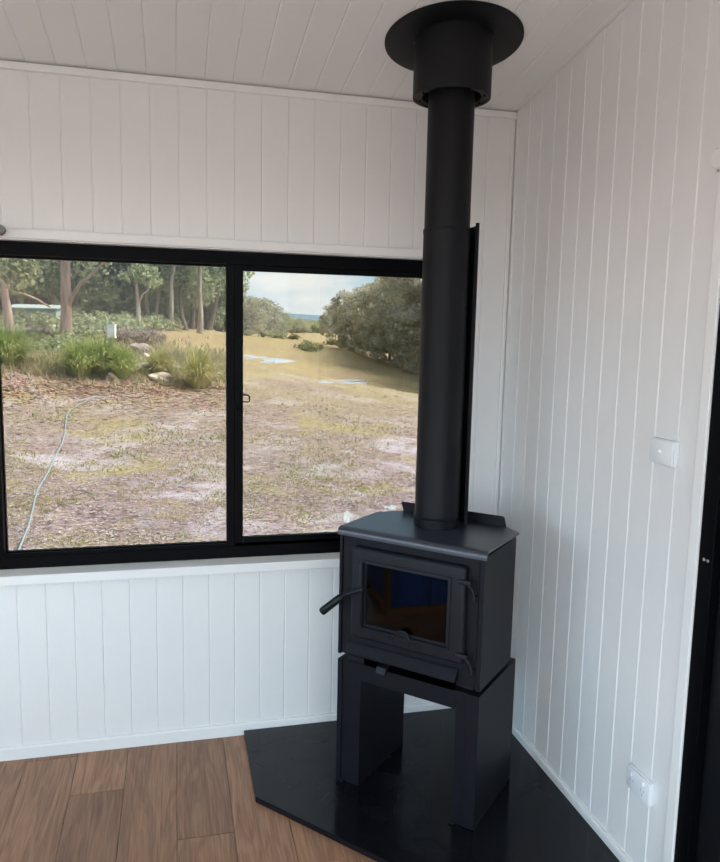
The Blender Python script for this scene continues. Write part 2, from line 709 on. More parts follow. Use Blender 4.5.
def sash(x0, x1, z0, z1, ya, yb, l, r, bt, tp):
    s = (MB().box((x0, ya, z0), (x0 + l, yb, z1), .002).box((x1 - r, ya, z0), (x1, yb, z1), .002)
         .box((x0 + l, ya, z1 - tp), (x1 - r, yb, z1), .002).box((x0 + l, ya, z0), (x1 - r, yb, z0 + bt), .002).build('sash', ALU, win))
    MB().box((x0 + l - .004, (ya + yb) / 2 - .002, z0 + bt - .004), (x1 - r + .004, (ya + yb) / 2 + .002, z1 - tp + .004)).build('pane', PANE, s)
    return s


sash(WX0 + FW, -1.108, GZ0, GZ1, 0.086, 0.108, 0.004, 0.036, 0.012, 0.008)      # fixed light on the outer track
s2 = sash(XM0 + .035, WX1 - FW, GZ0, GZ1, 0.056, 0.080, 0.034, 0.006, 0.036, 0.022)   # sliding sash inside
MB().box((XM0 + .004, .052, GZ0), (XM0 + .036, .084, GZ1), .002).build('interlock', ALU, win)
# latch on the meeting stile
b = MB()
zl = 1.372
b.tube([(-1.082, 0.052, zl + .013), (-1.064, 0.044, zl + .013), (-1.058, 0.042, zl + .010), (-1.057, 0.042, zl - .010), (-1.063, 0.044, zl - .014), (-1.082, .052, zl - .014)], 0.0028, 8)
b.box((-1.108, .050, zl - .05), (-1.084, .058, zl + .03), .002)
b.build('latch', ALU, win, smooth=True)
# timber sill and head lining
MB().box((WX0 - 0.03, -0.040, WZ0 - 0.036), (WX1 + 0.02, 0.112, WZ0), 0.003).build('window_sill', TRIMW, win)
MB().box((WX0 - 0.03, -0.018, WZ1), (WX1 + 0.02, 0.0, WZ1 + 0.032), 0.002).build('head_trim', TRIMW, win)
for xx, xw in ((WX0 - 0.03, .03), (WX1, .02)):
    MB().box((xx, -0.018, WZ0 + .0005), (xx + xw, 0.0, WZ1 - .0005), 0.002).build('side_trim', TRIMW, win)
for xx in (WX0, WX1 - 0.004):
    MB().box((xx, 0.0, WZ0 + .0005), (xx + 0.004, 0.0495, WZ1 - .0005)).build('reveal_lining', TRIMW, win)
MB().box((WX0 + .004, 0.0, WZ1 - .004), (WX1 - .004, 0.0495, WZ1)).build('reveal_lining', TRIMW, win)

# ------------------------------------------------------------------ sliding door in the right wall
door = struct(MB().box((-0.006, DY0 - .052, 0.0), (0.10, DY0, DZ), .002).box((-0.006, DY1, 0.0), (0.10, DY1 + .052, DZ), .002)
              .box((-0.006, DY1 + .052, DZ - .05), (0.10, DY0 - .052, DZ), .002).box((-0.006, DY1 + .052, 0.0), (0.10, DY0 - .052, .03), .002).build('door_1', ALU))


def dpanel(ya, yb, x0, x1, name):
    st = 0.085
    s = (MB().box((x0, ya - st, .032), (x1, ya, DZ - .052), .003).box((x0, yb, .032), (x1, yb + st, DZ - .052), .003)
         .box((x0, yb + st, .032), (x1, ya - st, .032 + .11), .003).box((x0, yb + st, DZ - .052 - .08), (x1, ya - st, DZ - .052), .003).build(name, mat('door_black', (0.004, 0.0045, 0.006), 0.4, spec=0.3), door))
    MB().box(((x0 + x1) / 2 - .003, yb + st - .004, .138), ((x0 + x1) / 2 + .003, ya - st + .004, DZ - .128)).build('pane', glass_mat('door_glass', (0.93, 0.95, 0.94)), s)
    return s


dp = dpanel(DY0 - .054, -2.58, 0.018, 0.054, 'door_panel')
dpanel(-2.50, DY1 + .054, 0.060, 0.096, 'door_panel')
for k in range(2):
    MB().lathe([(0.0045, 0), (0.0045, .002), (0.003, .003)], seg=12).build('screw', SCREW, door, smooth=True)
    o = bpy.data.objects[-1] if False else door.children[-1]
    o.rotation_euler = (0, -PI / 2, 0)
    o.location = (-0.006, DY0 - .022 - .014 * k, 1.066)
# white architrave with a rounded upper corner block
b = MB()
b.box((-0.012, DY0 + 0.0005, 0.0), (0, DY0 + .038, DZ), .003)
b.box((-0.012, DY1 - .038, 0.0), (0, DY1 - .0005, DZ), .003)
b.box((-0.012, DY1 - .038, DZ + .0005), (0, DY0 + .018, DZ + .038), .003)
arch = struct(b.build('trim_2', TRIMW))
b = MB().lathe([(0.026, 0), (0.026, .010), (0.022, .014)], seg=28)
o = b.build('corner_cap', TRIMW, arch, smooth=True)
o.rotation_euler = (0, -PI / 2, 0)
o.location = (-0.002, DY0 + .040, DZ - .012)
o = MB().lathe([(0.004, 0), (0.004, .002), (0.002, .003)], seg=12).build('screw', SCREW, arch, smooth=True)
o.rotation_euler = (0, -PI / 2, 0)
o.location = (-0.016, DY0 + .030, DZ - .045)

# ------------------------------------------------------------------ hearth
HZ = 0.021
hp = [(-1.083, -BTK - .0005), (-1.083, -0.462), (-0.40, -1.228), (-BTK - .0005, -1.228), (-BTK - .0005, -BTK - .0005)]
hearth = MB().prism(hp, 2, 0.0005, HZ, 0.0015).build('hearth_slab', HEARTH)
tag(hearth, 'polished black stone hearth slab with angled front laid on the timber floor', 'hearth')

# ------------------------------------------------------------------ wood heater (local x along its front, local y towards the corner)
SQ = math.sqrt(0.5)
U0, V0 = 0.006, -0.69
stove = empty('wood_heater', ((U0 + V0) * SQ, (V0 - U0) * SQ, HZ), -PI / 4)
tag(stove, 'black steel wood heater on an open pedestal standing on the hearth', 'stove')


def q(u, v, z):
    return (u - U0, v - V0, z - HZ)


def sbox(mb, u0, u1, v0, v1, z0, z1, bev=0.0015):
    return mb.box(q(u0, v0, z0), q(u1, v1, z1), bev)


UL, UR = -0.262, 0.274
VF, VB, VBS = -0.845, -0.515, -0.560
PZ = 0.484
# pedestal: two box legs, a header and the deck
sbox(MB(), UL, -0.170, VF, -0.500, HZ, PZ).build('pedestal_leg', STEEL, stove)
sbox(MB(), 0.192, UR, VF, -0.500, HZ, PZ).build('pedestal_leg', STEEL, stove)
b = MB()
sbox(b, -0.1695, 0.1915, VF, VF + .03, 0.4200, PZ)
sbox(b, -0.1695, 0.1915, VF + .030, -0.505, 0.462, PZ)
b.build('pedestal_header', STEEL, stove)
# folded cover strip down the right leg
sbox(MB(), 0.2320, UR + .001, VF - .006, VF - .0002, HZ + .002, PZ, .0012).build('pedestal_trim', STEEL, stove)
sbox(MB(), UL - .001, -0.2440, VF - .006, VF - .0002, HZ + .002, PZ, .0012).build('pedestal_trim', STEEL, stove)
for uu in (-0.253, 0.186):
    o = MB().box((0, 0, 0), (.022, .010, .010), .002).build('levelling_foot', STEEL, stove)
    o.location = q(uu, VF - .012, HZ)
# spacer between pedestal and body
sbox(MB(), UL + .035, UR - .035, VF + .03, VB - .03, PZ, 0.5035).build('spacer', RUBBER, stove)

# firebox body: hollow shell
BZ0, BZ1 = 0.503, 0.945
DU0, DU1, DZ0, DZ1 = -0.150, 0.160, 0.637, 0.858          # door glass opening


def outline(z0, z1, t, mb):
    """shell outline in plan with chamfered rear corners"""
    pts = [(UL, VF + .004), (UR, VF + .004), (UR, VBS), (UR - .055, VB), (UL + .055, VB), (UL, VBS)]
    n = len(pts)
    c = ((UL + UR) / 2, (VF + VB) / 2)
    inn = [(c[0] + (px - c[0]) * (1 - t / .26), c[1] + (py - c[1]) * (1 - t / .16)) for px, py in pts]
    for i in range(1, n):         # every side but the front
        a, bb = pts[i], pts[(i + 1) % n]
        ia, ib = inn[i], inn[(i + 1) % n]
        vs = [mb.bm.verts.new(q(px, py, zz)) for zz in (z0, z1) for px, py in (a, bb, ib, ia)]
        fs = [mb.bm.faces.new([vs[k] for k in f]) for f in ((0, 1, 2, 3), (7, 6, 5, 4), (0, 4, 5, 1), (1, 5, 6, 2), (2, 6, 7, 3), (3, 7, 4, 0))]
        bmesh.ops.recalc_face_normals(mb.bm, faces=fs)


b = MB()
outline(BZ0, BZ1, 0.010, b)
sbox(b, UL + .012, UR - .012, VF + .012, VB - .012, BZ0, BZ0 + .012)
b.build('body_shell', STEEL, stove)
# front panel with the fire opening
b = MB()
fu0, fu1 = UL + .012, UR - .018
sbox(b, fu0, DU0 - .01, VF, VF + .010, BZ0 + .004, BZ1, 0)
sbox(b, DU1 + .01, fu1, VF, VF + .010, BZ0 + .004, BZ1, 0)
sbox(b, DU0 - .01, DU1 + .01, VF, VF + .010, BZ0 + .004, DZ0 - .01, 0)
sbox(b, DU0 - .01, DU1 + .01, VF, VF + .010, DZ1 + .01, BZ1, 0)
b.build('front_panel', STEEL, stove)
# casing edges left and right of the front
sbox(MB(), UL - .001, UL + .010, VF - .006, VF + .004, BZ0, BZ1 - .001, .001).build('casing_edge', STEEL, stove)
sbox(MB(), UR - .015, UR + .001, VF - .006, VF + .004, BZ0, BZ1 - .001, .001).build('casing_edge', STEEL, stove)

# top plate: chamfered rear corners and rolled front edge
tz0, tz1 = 0.943, 0.967
prof = []
R_ = 0.018
vf = VF - .018
ol = [(UL - .003, vf + R_), (UR + .010, vf + R_), (UR + .013, -0.570), (0.225, -0.522), (-0.195, -0.522), (UL + .0, -0.595)]
b = MB()
b.prism([q(px, py, 0)[:2] for px, py in ol], 2, 0.960 - HZ, tz1 - HZ)
arc = [q(0, vf + R_ + .004, .960)[1:], q(0, vf + R_ + .004, tz1)[1:]]
for k in range(0, 9):
    a = PI / 2 * k / 8
    arc.append(q(0, vf + R_ - R_ * math.sin(a), tz1 - R_ + R_ * math.cos(a))[1:])
arc.append(q(0, vf, 0.940)[1:])
arc.append(q(0, vf + .004, 0.940)[1:])
arc.append(q(0, vf + .006, .952)[1:])
arc.append(q(0, vf + .012, .960)[1:])
b.prism(arc, 0, UL - .003 - U0, UR + .010 - U0)
b.build('top_plate', STEELT, stove, smooth=True, angle=35)
# upstand along the rear edge
b = MB()
uz = [(-0.185, .9672), (0.222, .9672), (0.214, .999), (0.206, 1.003), (-0.188, 1.003), (-0.196, .999)]
b.prism([(u - U0, z - HZ) for u, z in uz], 1, -0.524 - V0, -0.519 - V0)
b.build('rear_upstand', STEEL, stove)

# ash shelf with slot and slider
b = MB()
pr = [q(0, VF, .562)[1:], q(0, VF - .006, .556)[1:], q(0, VF - .026, .527)[1:], q(0, VF - .026, .521)[1:], q(0, VF, .521)[1:]]
b.prism(pr, 0, -0.226 - U0, 0.196 - U0)
b.build('ash_shelf', STEEL, stove)
sbox(MB(), -0.215, 0.190, VF - .010, VF, .4870, .5205, .001).build('air_slot_shade', mat('slot_shade', (.0005, .0005, .0006), .9, spec=0), stove)  # solid black strip painted as the shade inside the slot
kb = MB().prism([q(0, VF - .011, .5000)[1:], q(0, VF - .011, .5120)[1:], q(0, VF - .034, .508)[1:], q(0, VF - .042, .488)[1:], q(0, VF - .034, .486)[1:]], 0, -0.088 - U0, -0.052 - U0, .001)
kb.build('air_slider', CAST, stove)
sbox(MB(), -0.218, -0.150, VF - .016, VF - .0102, .4920, .5130, .001).build('slot_plate', STEEL, stove)

# door
VD0, VD1 = VF - .027, VF - .0005


def ring_frame(mb, o, i, va, vb, bev):
    """rectangular frame o=(u0,u1,z0,z1) with hole i, front at va, back at vb"""
    def rect(r, v):
        return [mb.bm.verts.new(q(u, v, z)) for u, z in ((r[0], r[2]), (r[1], r[2]), (r[1], r[3]), (r[0], r[3]))]
    A, Bk, C_, D_ = rect(o, va), rect(o, vb), rect(i, va), rect(i, vb)
    fs = []
    for k in range(4):
        j = (k + 1) % 4
        fs += [mb.bm.faces.new([A[k], A[j], C_[j], C_[k]]), mb.bm.faces.new([Bk[k], D_[k], D_[j], Bk[j]]),
               mb.bm.faces.new([A[k], Bk[k], Bk[j], A[j]]), mb.bm.faces.new([C_[k], C_[j], D_[j], D_[k]])]
    bmesh.ops.recalc_face_normals(mb.bm, faces=fs)
    if bev:
        es = [ed for ed in {ed for f in fs for ed in f.edges} if all(vv in A for vv in ed.verts)]
        es += [mb.bm.edges.get((A[k], Bk[k])) for k in range(4)]
        bmesh.ops.bevel(mb.bm, geom=es, offset=bev, segments=4, affect='EDGES', profile=0.5)


b = MB()
ring_frame(b, (-0.203, 0.220, 0.586, 0.910), (DU0 - .004, DU1 + .004, DZ0 - .004, DZ1 + .004), VD0, VD1, 0.012)
dr = b.build('door', CAST, stove, smooth=True)
b = MB()
ring_frame(b, (DU0 - .012, DU1 + .012, DZ0 - .012, DZ1 + .012), (DU0 - .004, DU1 + .004, DZ0 - .004, DZ1 + .004), VD0 - .004, VD0, 0.002)
b.build('raised_bead', CAST, dr, smooth=True)
b = MB()
ring_frame(b, (DU0 - .005, DU1 + .005, DZ0 - .005, DZ1 + .005), (DU0 + .004, DU1 - .004, DZ0 + .004, DZ1 - .004), VD0 + .009, VD0 + .013, 0)
b.build('glass_clip', CAST, dr)
sbox(MB(), DU0 - .003, DU1 + .003, VD0 + .013, VD0 + .0165, DZ0 - .003, DZ1 + .003, 0).build('glass', STOVEGLASS, dr)
# sunburst crest at the foot of the glass
b = MB()
ec = (0.003, 0.627)
for rr_, tk in ((0.026, .0035), (0.015, .003)):
    pts = [q(ec[0] + rr_ * math.cos(PI * k / 16), VD0 - .005, ec[1] + rr_ * 1.0 * math.sin(PI * k / 16)) for k in range(17)]
    b.tube(pts, tk, 6)
for k in range(1, 8):
    a = PI * k / 8
    b.tube([q(ec[0] + .005 * math.cos(a), VD0 - .004, ec[1] + .005 * math.sin(a)), q(ec[0] + .024 * math.cos(a), VD0 - .004, ec[1] + .024 * math.sin(a))], .0016, 5)
pts = [(ec[0] + .030 * math.cos(PI * k / 14), ec[1] - .002 + .030 * math.sin(PI * k / 14)) for k in range(15)]
b.prism([(u - U0, z - HZ) for u, z in pts], 1, VD0 - .004 - V0, VD0 + .002 - V0)
for sgn in (-1, 1):
    pts = [q(ec[0] + sgn * (.030 + .040 * k / 8), VD0 - .0015, ec[1] - .012 + .004 * math.sin(k * 1.6)) for k in range(9)]
    b.tube(pts, .0026, 5)
b.tube([q(ec[0] - .03 + .06 * k / 10, VD0 - .0015, ec[1] - .014 + .003 * math.sin(k * 2.0)) for k in range(11)], .0026, 5)
b.build('crest', CAST, dr, smooth=True)
# hinges: knuckle block with a bent hook pin
for hz in (0.862, 0.619):
    hg = sbox(MB(), 0.196, 0.238, VD0 - .008, VD0 + .006, hz - .008, hz + .008, .004).build('hinge', CAST, dr, smooth=True)
    b = MB()
    b.tube([q(.222, VD0 + .004, hz - .004), q(.236, VD0 + .006, hz - .016), q(.246, VD0 + .008, hz - .034), q(.248, VD0 + .009, hz - .060)], .0048, 8)
    b.tube([q(.248, VD0 + .009, hz - .046), q(.248, VF + .002, hz - .046)], .004, 8)
    b.build('hinge_pin', CAST, dr, smooth=True)
# latch column and handle
sbox(MB(), -0.172, -0.156, VD0 - .007, VD0 + .001, 0.640, 0.855, .003).build('latch_bar', CAST, dr, smooth=True)
hd = MB().tube([q(-.150, VD0 - .006, .768), q(-.166, VD0 - .016, .762), q(-.190, VD0 - .022, .752), q(-.228, VD0 - .026, .732)],
               [.009, .0075, .0065, .0065], 12).build('handle', CAST, dr, smooth=True)
d0, d1 = Vector(q(-.219, VD0 - .025, .737)), Vector(q(-.283, VD0 - .058, .675))
MB().tube([d0, d0.lerp(d1, .06), d0.lerp(d1, .2), d0.lerp(d1, .94), d1], [.009, .0125, .0135, .0145, .0125], 16).build('handle_grip', GRIP, dr, smooth=True)

# fire-brick lining: individual bricks at both sides, the back and the floor
bmc = {}


def brick(u0, u1, v0, v1, z0, z1):
    key = tuple(round(t, 4) for t in (u1 - u0, v1 - v0, z1 - z0))
    if key not in bmc:
        mb = MB().box((0, 0, 0), key, .003, 1)
        me = bpy.data.meshes.new('fire_brick')
        mb.bm.to_mesh(me)
        mb.bm.free()
        me.materials.append(BRICKF)
        bmc[key] = me
    o = bpy.data.objects.new('fire_brick', bmc[key])
    o.location = q(u0, v0, z0)
    link(o, stove)


fz0 = 0.590
for k in range(2):
    va = VF + .035 + k * .112
    for uu in (-0.205, 0.190):
        brick(uu, uu + .025, va, va + .109, fz0 + .026, fz0 + .230)
for k in range(3):
    ua = -0.178 + k * .123
    brick(ua, ua + .120, -0.595, -0.570, fz0 + .026, fz0 + .230)
    for kk in range(2):
        va = VF + .035 + kk * .112
        brick(ua, ua + .120, va, va + .109, fz0, fz0 + .025)
sbox(MB(), -0.20, 0.215, VF + .04, -.570, .86, .868, 0).build('baffle_plate', STEEL, stove)
sbox(MB(), -0.21, 0.22, VF + .03, -.560, .575, .5895, 0).build('grate_plate', STEEL, stove)

# ------------------------------------------------------------------ flue
FXY = (-0.447, -0.456)
flue = empty('flue_pipe', (FXY[0], FXY[1], 0.967), -PI / 4)
tag(flue, 'matt black steel flue pipe rising from the wood heater through the ceiling', 'flue')
z_ = lambda z: z - 0.967
MB().lathe([(.074, z_(.9675)), (.0805, z_(.9675)), (.0805, z_(.998)), (.078, z_(1.0005)), (.074, z_(1.0005))], seg=64, cap=False).build('flue_spigot', FLUE, flue, smooth=True)
MB().lathe([(.077, z_(.998)), (.0795, z_(1.004)), (.0785, z_(1.010)), (.0785, z_(1.968)), (.0800, z_(1.972)), (.0800, z_(1.982)), (.0785, z_(1.986)), (.0762, z_(1.986))], seg=64, cap=False).build('lower_pipe', FLUE, flue, smooth=True)
cz = ceil_z(FXY[1])
MB().lathe([(.0765, z_(1.97)), (.0765, z_(cz + .08))], seg=64, cap=False).build('upper_pipe', FLUE, flue, smooth=True)
# ceiling casing: open-bottomed drum with an inner flange carrying bolts
cz0 = 2.405
drum = MB().lathe([(.098, z_(cz0 + .004)), (.118, z_(cz0 + .004)), (.120, z_(cz0)), (.127, z_(cz0)), (.128, z_(cz0 + .004)), (.128, z_(cz + .03))], seg=72, cap=False).build('ceiling_casing', FLUE, flue, smooth=True)
MB().lathe([(.098, z_(cz0 + .004)), (.098, z_(cz + .03))], seg=64, cap=False).build('casing_liner', RUBBER, drum, smooth=True)
for k in range(8):
    a = 2 * PI * k / 8 + .2
    o = MB().lathe([(.002, -.004), (.0045, -.003), (.0045, .004)], seg=10).build('bolt', FLUE, drum, smooth=True)
    o.location = (.108 * math.cos(a), .108 * math.sin(a), z_(cz0 + .001))
pl = MB().lathe([(.129, -.001), (.222, -.001), (.225, .0), (.225, .004), (.129, .004)], seg=96, cap=False).build('ceiling_plate', FLUE, flue, smooth=True)
# the plate lies against the sloped ceiling
Rz = Matrix.Rotation(PI / 4, 4, 'Z')
pl.matrix_local = Matrix.Translation((0, 0, z_(cz - .006))) @ Rz @ Matrix.Rotation(-ang, 4, 'X')
# curved heat shield standing behind the lower pipe
b = MB()
zb, zt2 = .972, 2.000
A = 66
inn = [(0.0955 * math.sin(math.radians(a)), 0.0955 * math.cos(math.radians(a))) for a in range(-A, A + 1, 4)]
outr = [(0.098 * math.sin(math.radians(a)), 0.098 * math.cos(math.radians(a))) for a in range(-A, A + 1, 4)]
n = len(inn)
for k in range(n - 1):
    vs = [b.bm.verts.new((px, py, z_(zz))) for zz in (zb, zt2) for px, py in (inn[k], inn[k + 1], outr[k + 1], outr[k])]
    for f in ((0, 3, 2, 1), (4, 5, 6, 7), (0, 1, 5, 4), (2, 3, 7, 6)):
        b.bm.faces.new([vs[i] for i in f])
sh = b.build('heat_shield', FLUE, flue, smooth=True)
for sgn in (-1, 1):
    pxy = (0.0955 * math.sin(math.radians(A)) * sgn, 0.0955 * math.cos(math.radians(A)))
    x0 = pxy[0]
    MB().box((x0, pxy[1] - .002, z_(zb)), (x0 + sgn * .013, pxy[1] + .002, z_(zt2 + .008)), .0008).build('shield_lip', FLUE, sh)
for zz in (1.15, 1.80):
    MB().box((-.006, .076, z_(zz)), (.006, .0965, z_(zz + .03))).build('shield_bracket', FLUE, sh)

# ------------------------------------------------------------------ switch and power point on the right wall
sw = empty('light_switch', (0, -1.0865, 1.320))
tag(sw, 'white wall switch with one round button on the boarded wall beside the door', 'switch')
MB().box((-.016, -.052, -.036), (0, .052, .036), .003).build('mounting_block', PLAST, sw, smooth=True)
MB().box((-.022, -.050, -.034), (-.0162, .050, .034), .002).build('cover_plate', PLAST, sw, smooth=True)
o = MB().lathe([(.008, 0), (.008, .003), (.0065, .006), (.004, .0075)], seg=24).build('button', PLAST, sw, smooth=True)
o.rotation_euler = (0, -PI / 2, 0)
o.location = (-.022, .004, .002)

po = empty('power_outlet', (0, -1.0872, 0.3175))
tag(po, 'white double power outlet low on the boarded wall above the hearth', 'power outlet')
MB().box((-.012, -.055, -.035), (0, .055, .035), .003).build('mounting_block', PLAST, po, smooth=True)
MB().box((-.018, -.054, -.034), (-.0122, .054, .034), .002).build('cover_plate', PLAST, po, smooth=True)
for yy in (-.024, .030):
    r_ = MB().box((-.0225, yy - .006, .013), (-.018, yy + .006, .026), .0015).build('rocker', PLAST, po, smooth=True)
    for (dy, dz, rot) in ((-.0065, -.004, .5), (.0065, -.004, -.5), (0, -.017, 0)):
        o = MB().box((-.0006, -.001, -.0042), (.0006, .001, .0042)).build('socket_slot', PLGREY, po)
        o.location = (-.0182, yy + dy, dz)
        o.rotation_euler = (rot, 0, 0)

# blue chest with timber edging on the floor to the left of the window, mirrored in the heater's glass
ch = empty('blue_chest', (-2.62, -1.72, 0))
tag(ch, 'blue chest with brown timber edging standing on the timber floor, mirrored in the stove glass', 'chest')
BLUE = mat('deep_blue_paint', (0.035, 0.12, 0.42), .5)
TIMB = mat('brown_timber_edge', (0.36, 0.16, 0.06), .5)
MB().box((-.26, -.63, .04), (.262, .63, .56), .004).build('body', BLUE, ch)
for k_ in range(6):
    MB().box((.262, -.60 + k_ * .2, .07), (.272, -.42 + k_ * .2, .55), .003).build('panel', BLUE, ch)
MB().box((-.27, -.66, .0), (.28, .66, .04), .003).build('base_rail', TIMB, ch)
MB().box((-.28, -.66, .56), (.285, .66, .595), .004).build('lid', TIMB, ch)
for yy in (-.655, .630):
    MB().box((.2, yy, .04), (.278, yy + .025, .56), .002).build('corner_post', TIMB, ch)

# small rounded bracket at the head of the window
br = empty('curtain_bracket', (-1.917, -0.018, 1.957))
tag(br, 'small grey rounded bracket fixed to the head trim above the window', 'bracket')
MB().box((-.020, -.004, -.016), (.004, 0, .016), .0018).build('base_plate', mat('dull_grey', (.20, .20, .195), .5), br)
o = MB().lathe([(.005, 0), (.006, .012), (.014, .022), (.018, .034), (.014, .046), (.004, .050)], seg=24).build('knob', mat('dull_grey', (.16, .16, .155), .5), br, smooth=True)
o.rotation_euler = (PI / 2, 0, 0)
o.location = (.004, -.004, 0)

# ================================================================== outdoors
def ray(px, py):
    d = CR * ((px - 360) / FPX) + CU * (-(py - 431) / FPX) + CF
    return d / math.hypot(d[0], d[1])


def at_dist(px, d, z=0.0):
    r = ray(px, 335)
    return np.array([CAM[0] + r[0] * d, CAM[1] + r[1] * d, z])


# terrain: a smooth surface through levels read along the view (pixel, distance)
ctrl = []
for px, py, d in ((20, 550, None), (230, 545, None), (400, 520, None), (110, 470, None), (330, 470, None), (0, 440, None),
                  (0, 378, 19), (95, 377, 21), (190, 385, 21), (60, 345, 29), (0, 345, 27), (112, 343, 27), (140, 329, 46), (60, 326, 44),
                  (215, 348, 36), (200, 330, 60), (262, 359, 40), (340, 383, 38), (425, 378, 44), (480, 385, 46), (340, 342, 95),
                  (245, 335, 85), (300, 333, 130), (420, 350, 90), (100, 318, 75), (-80, 340, 30), (-80, 400, 17)):
    r = ray(px, py)
    if d is None:
        d = (CAM[2] + 0.85) / -r[2]
    p = CAM + r * d
    ctrl.append(tuple(p))
for a in range(0, 360, 30):
    ctrl.append((-2 + 6.5 * math.cos(math.radians(a)), -2.3 + 6.5 * math.sin(math.radians(a)), -0.9))
for a in range(-150, -29, 20):
    ctrl.append((40 * math.cos(math.radians(a)), 40 * math.sin(math.radians(a)), -1.2))
for a in range(0, 360, 24):
    cz_ = 2.0 if 20 < a < 100 else (4.0 if 100 <= a < 190 else 0.0)
    ctrl.append((260 * math.cos(math.radians(a)), 260 * math.sin(math.radians(a)), cz_))
ctrl = np.array(ctrl)


def tps(r2):
    return np.where(r2 > 1e-9, 0.5 * r2 * np.log(np.maximum(r2, 1e-9)), 0.0)


def fit_tps(P):
    n = len(P)
    X = P[:, :2] / 20
    K = tps(((X[:, None] - X[None]) ** 2).sum(2)) + 0.02 * np.eye(n)
    Q = np.c_[np.ones(n), X]
    A_ = np.block([[K, Q], [Q.T, np.zeros((3, 3))]])
    s = np.linalg.solve(A_, np.r_[P[:, 2], np.zeros(3)])
    return X, s[:n], s[n:]


TX, TW, TA = fit_tps(ctrl)


def ground_z(x, y):
    x = np.atleast_1d(np.asarray(x, float))
    y = np.atleast_1d(np.asarray(y, float))
    q_ = np.c_[x.ravel(), y.ravel()] / 20
    z = np.zeros(len(q_))
    for s in range(0, len(q_), 20000):
        c = q_[s:s + 20000]
        z[s:s + 20000] = tps(((c[:, None] - TX[None]) ** 2).sum(2)) @ TW + TA[0] + c @ TA[1:]
    dd = np.hypot(x.ravel() + 2, y.ravel() + 2.3)
    bumpy = (np.sin(x.ravel() * 1.7 + 1.3 * np.sin(y.ravel() * .9)) * np.cos(y.ravel() * 2.1) * .03
             + np.sin(x.ravel() * 4.3 + y.ravel() * 1.1) * np.sin(y.ravel() * 5.2 - x.ravel() * .7) * .018)
    z = z + bumpy * np.clip((dd - 5) / 4, 0, 1)
    near = np.clip((dd - 4.2) / 2.5, 0, 1)
    z = -0.9 * (1 - near) + z * near
    return z.reshape(x.shape)


def gz(x, y):
    return float(ground_z([x], [y])[0])


def on_ground(px, py, dmax=200):
    r = ray(px, py)
    d = np.r_[np.linspace(5, 60, 700), np.linspace(60.2, dmax, 500)]
    P = CAM[None] + r[None] * d[:, None]
    h = P[:, 2] - ground_z(P[:, 0], P[:, 1])
    k = np.argmax(h < 0) if (h < 0).any() else len(d) - 1
    return P[k][0], P[k][1], gz(P[k][0], P[k][1]), d[k]


def on_dir(px, d):
    p = at_dist(px, d)
    return p[0], p[1], gz(p[0], p[1])


# ground mesh: polar grid, fine inside the view
angs = np.r_[np.linspace(-20, 35, 221), np.linspace(36, 339, 120)]
rads = np.r_[0.01, np.linspace(3, 6, 5), np.linspace(6.4, 30, 110), np.geomspace(31, 320, 60)]
G = []
for r_ in rads:
    aa = np.radians(angs)
    G.append(np.c_[CAM[0] + r_ * np.sin(aa), CAM[1] + r_ * np.cos(aa)])
G = np.array(G)
gzv = ground_z(G[..., 0], G[..., 1])
nr, na = G.shape[:2]
vs = np.c_[G.reshape(-1, 2), gzv.ravel()]
fs = []
for i in range(nr - 1):
    for j in range(na):
        j2 = (j + 1) % na
        fs.append((i * na + j, i * na + j2, (i + 1) * na + j2, (i + 1) * na + j))


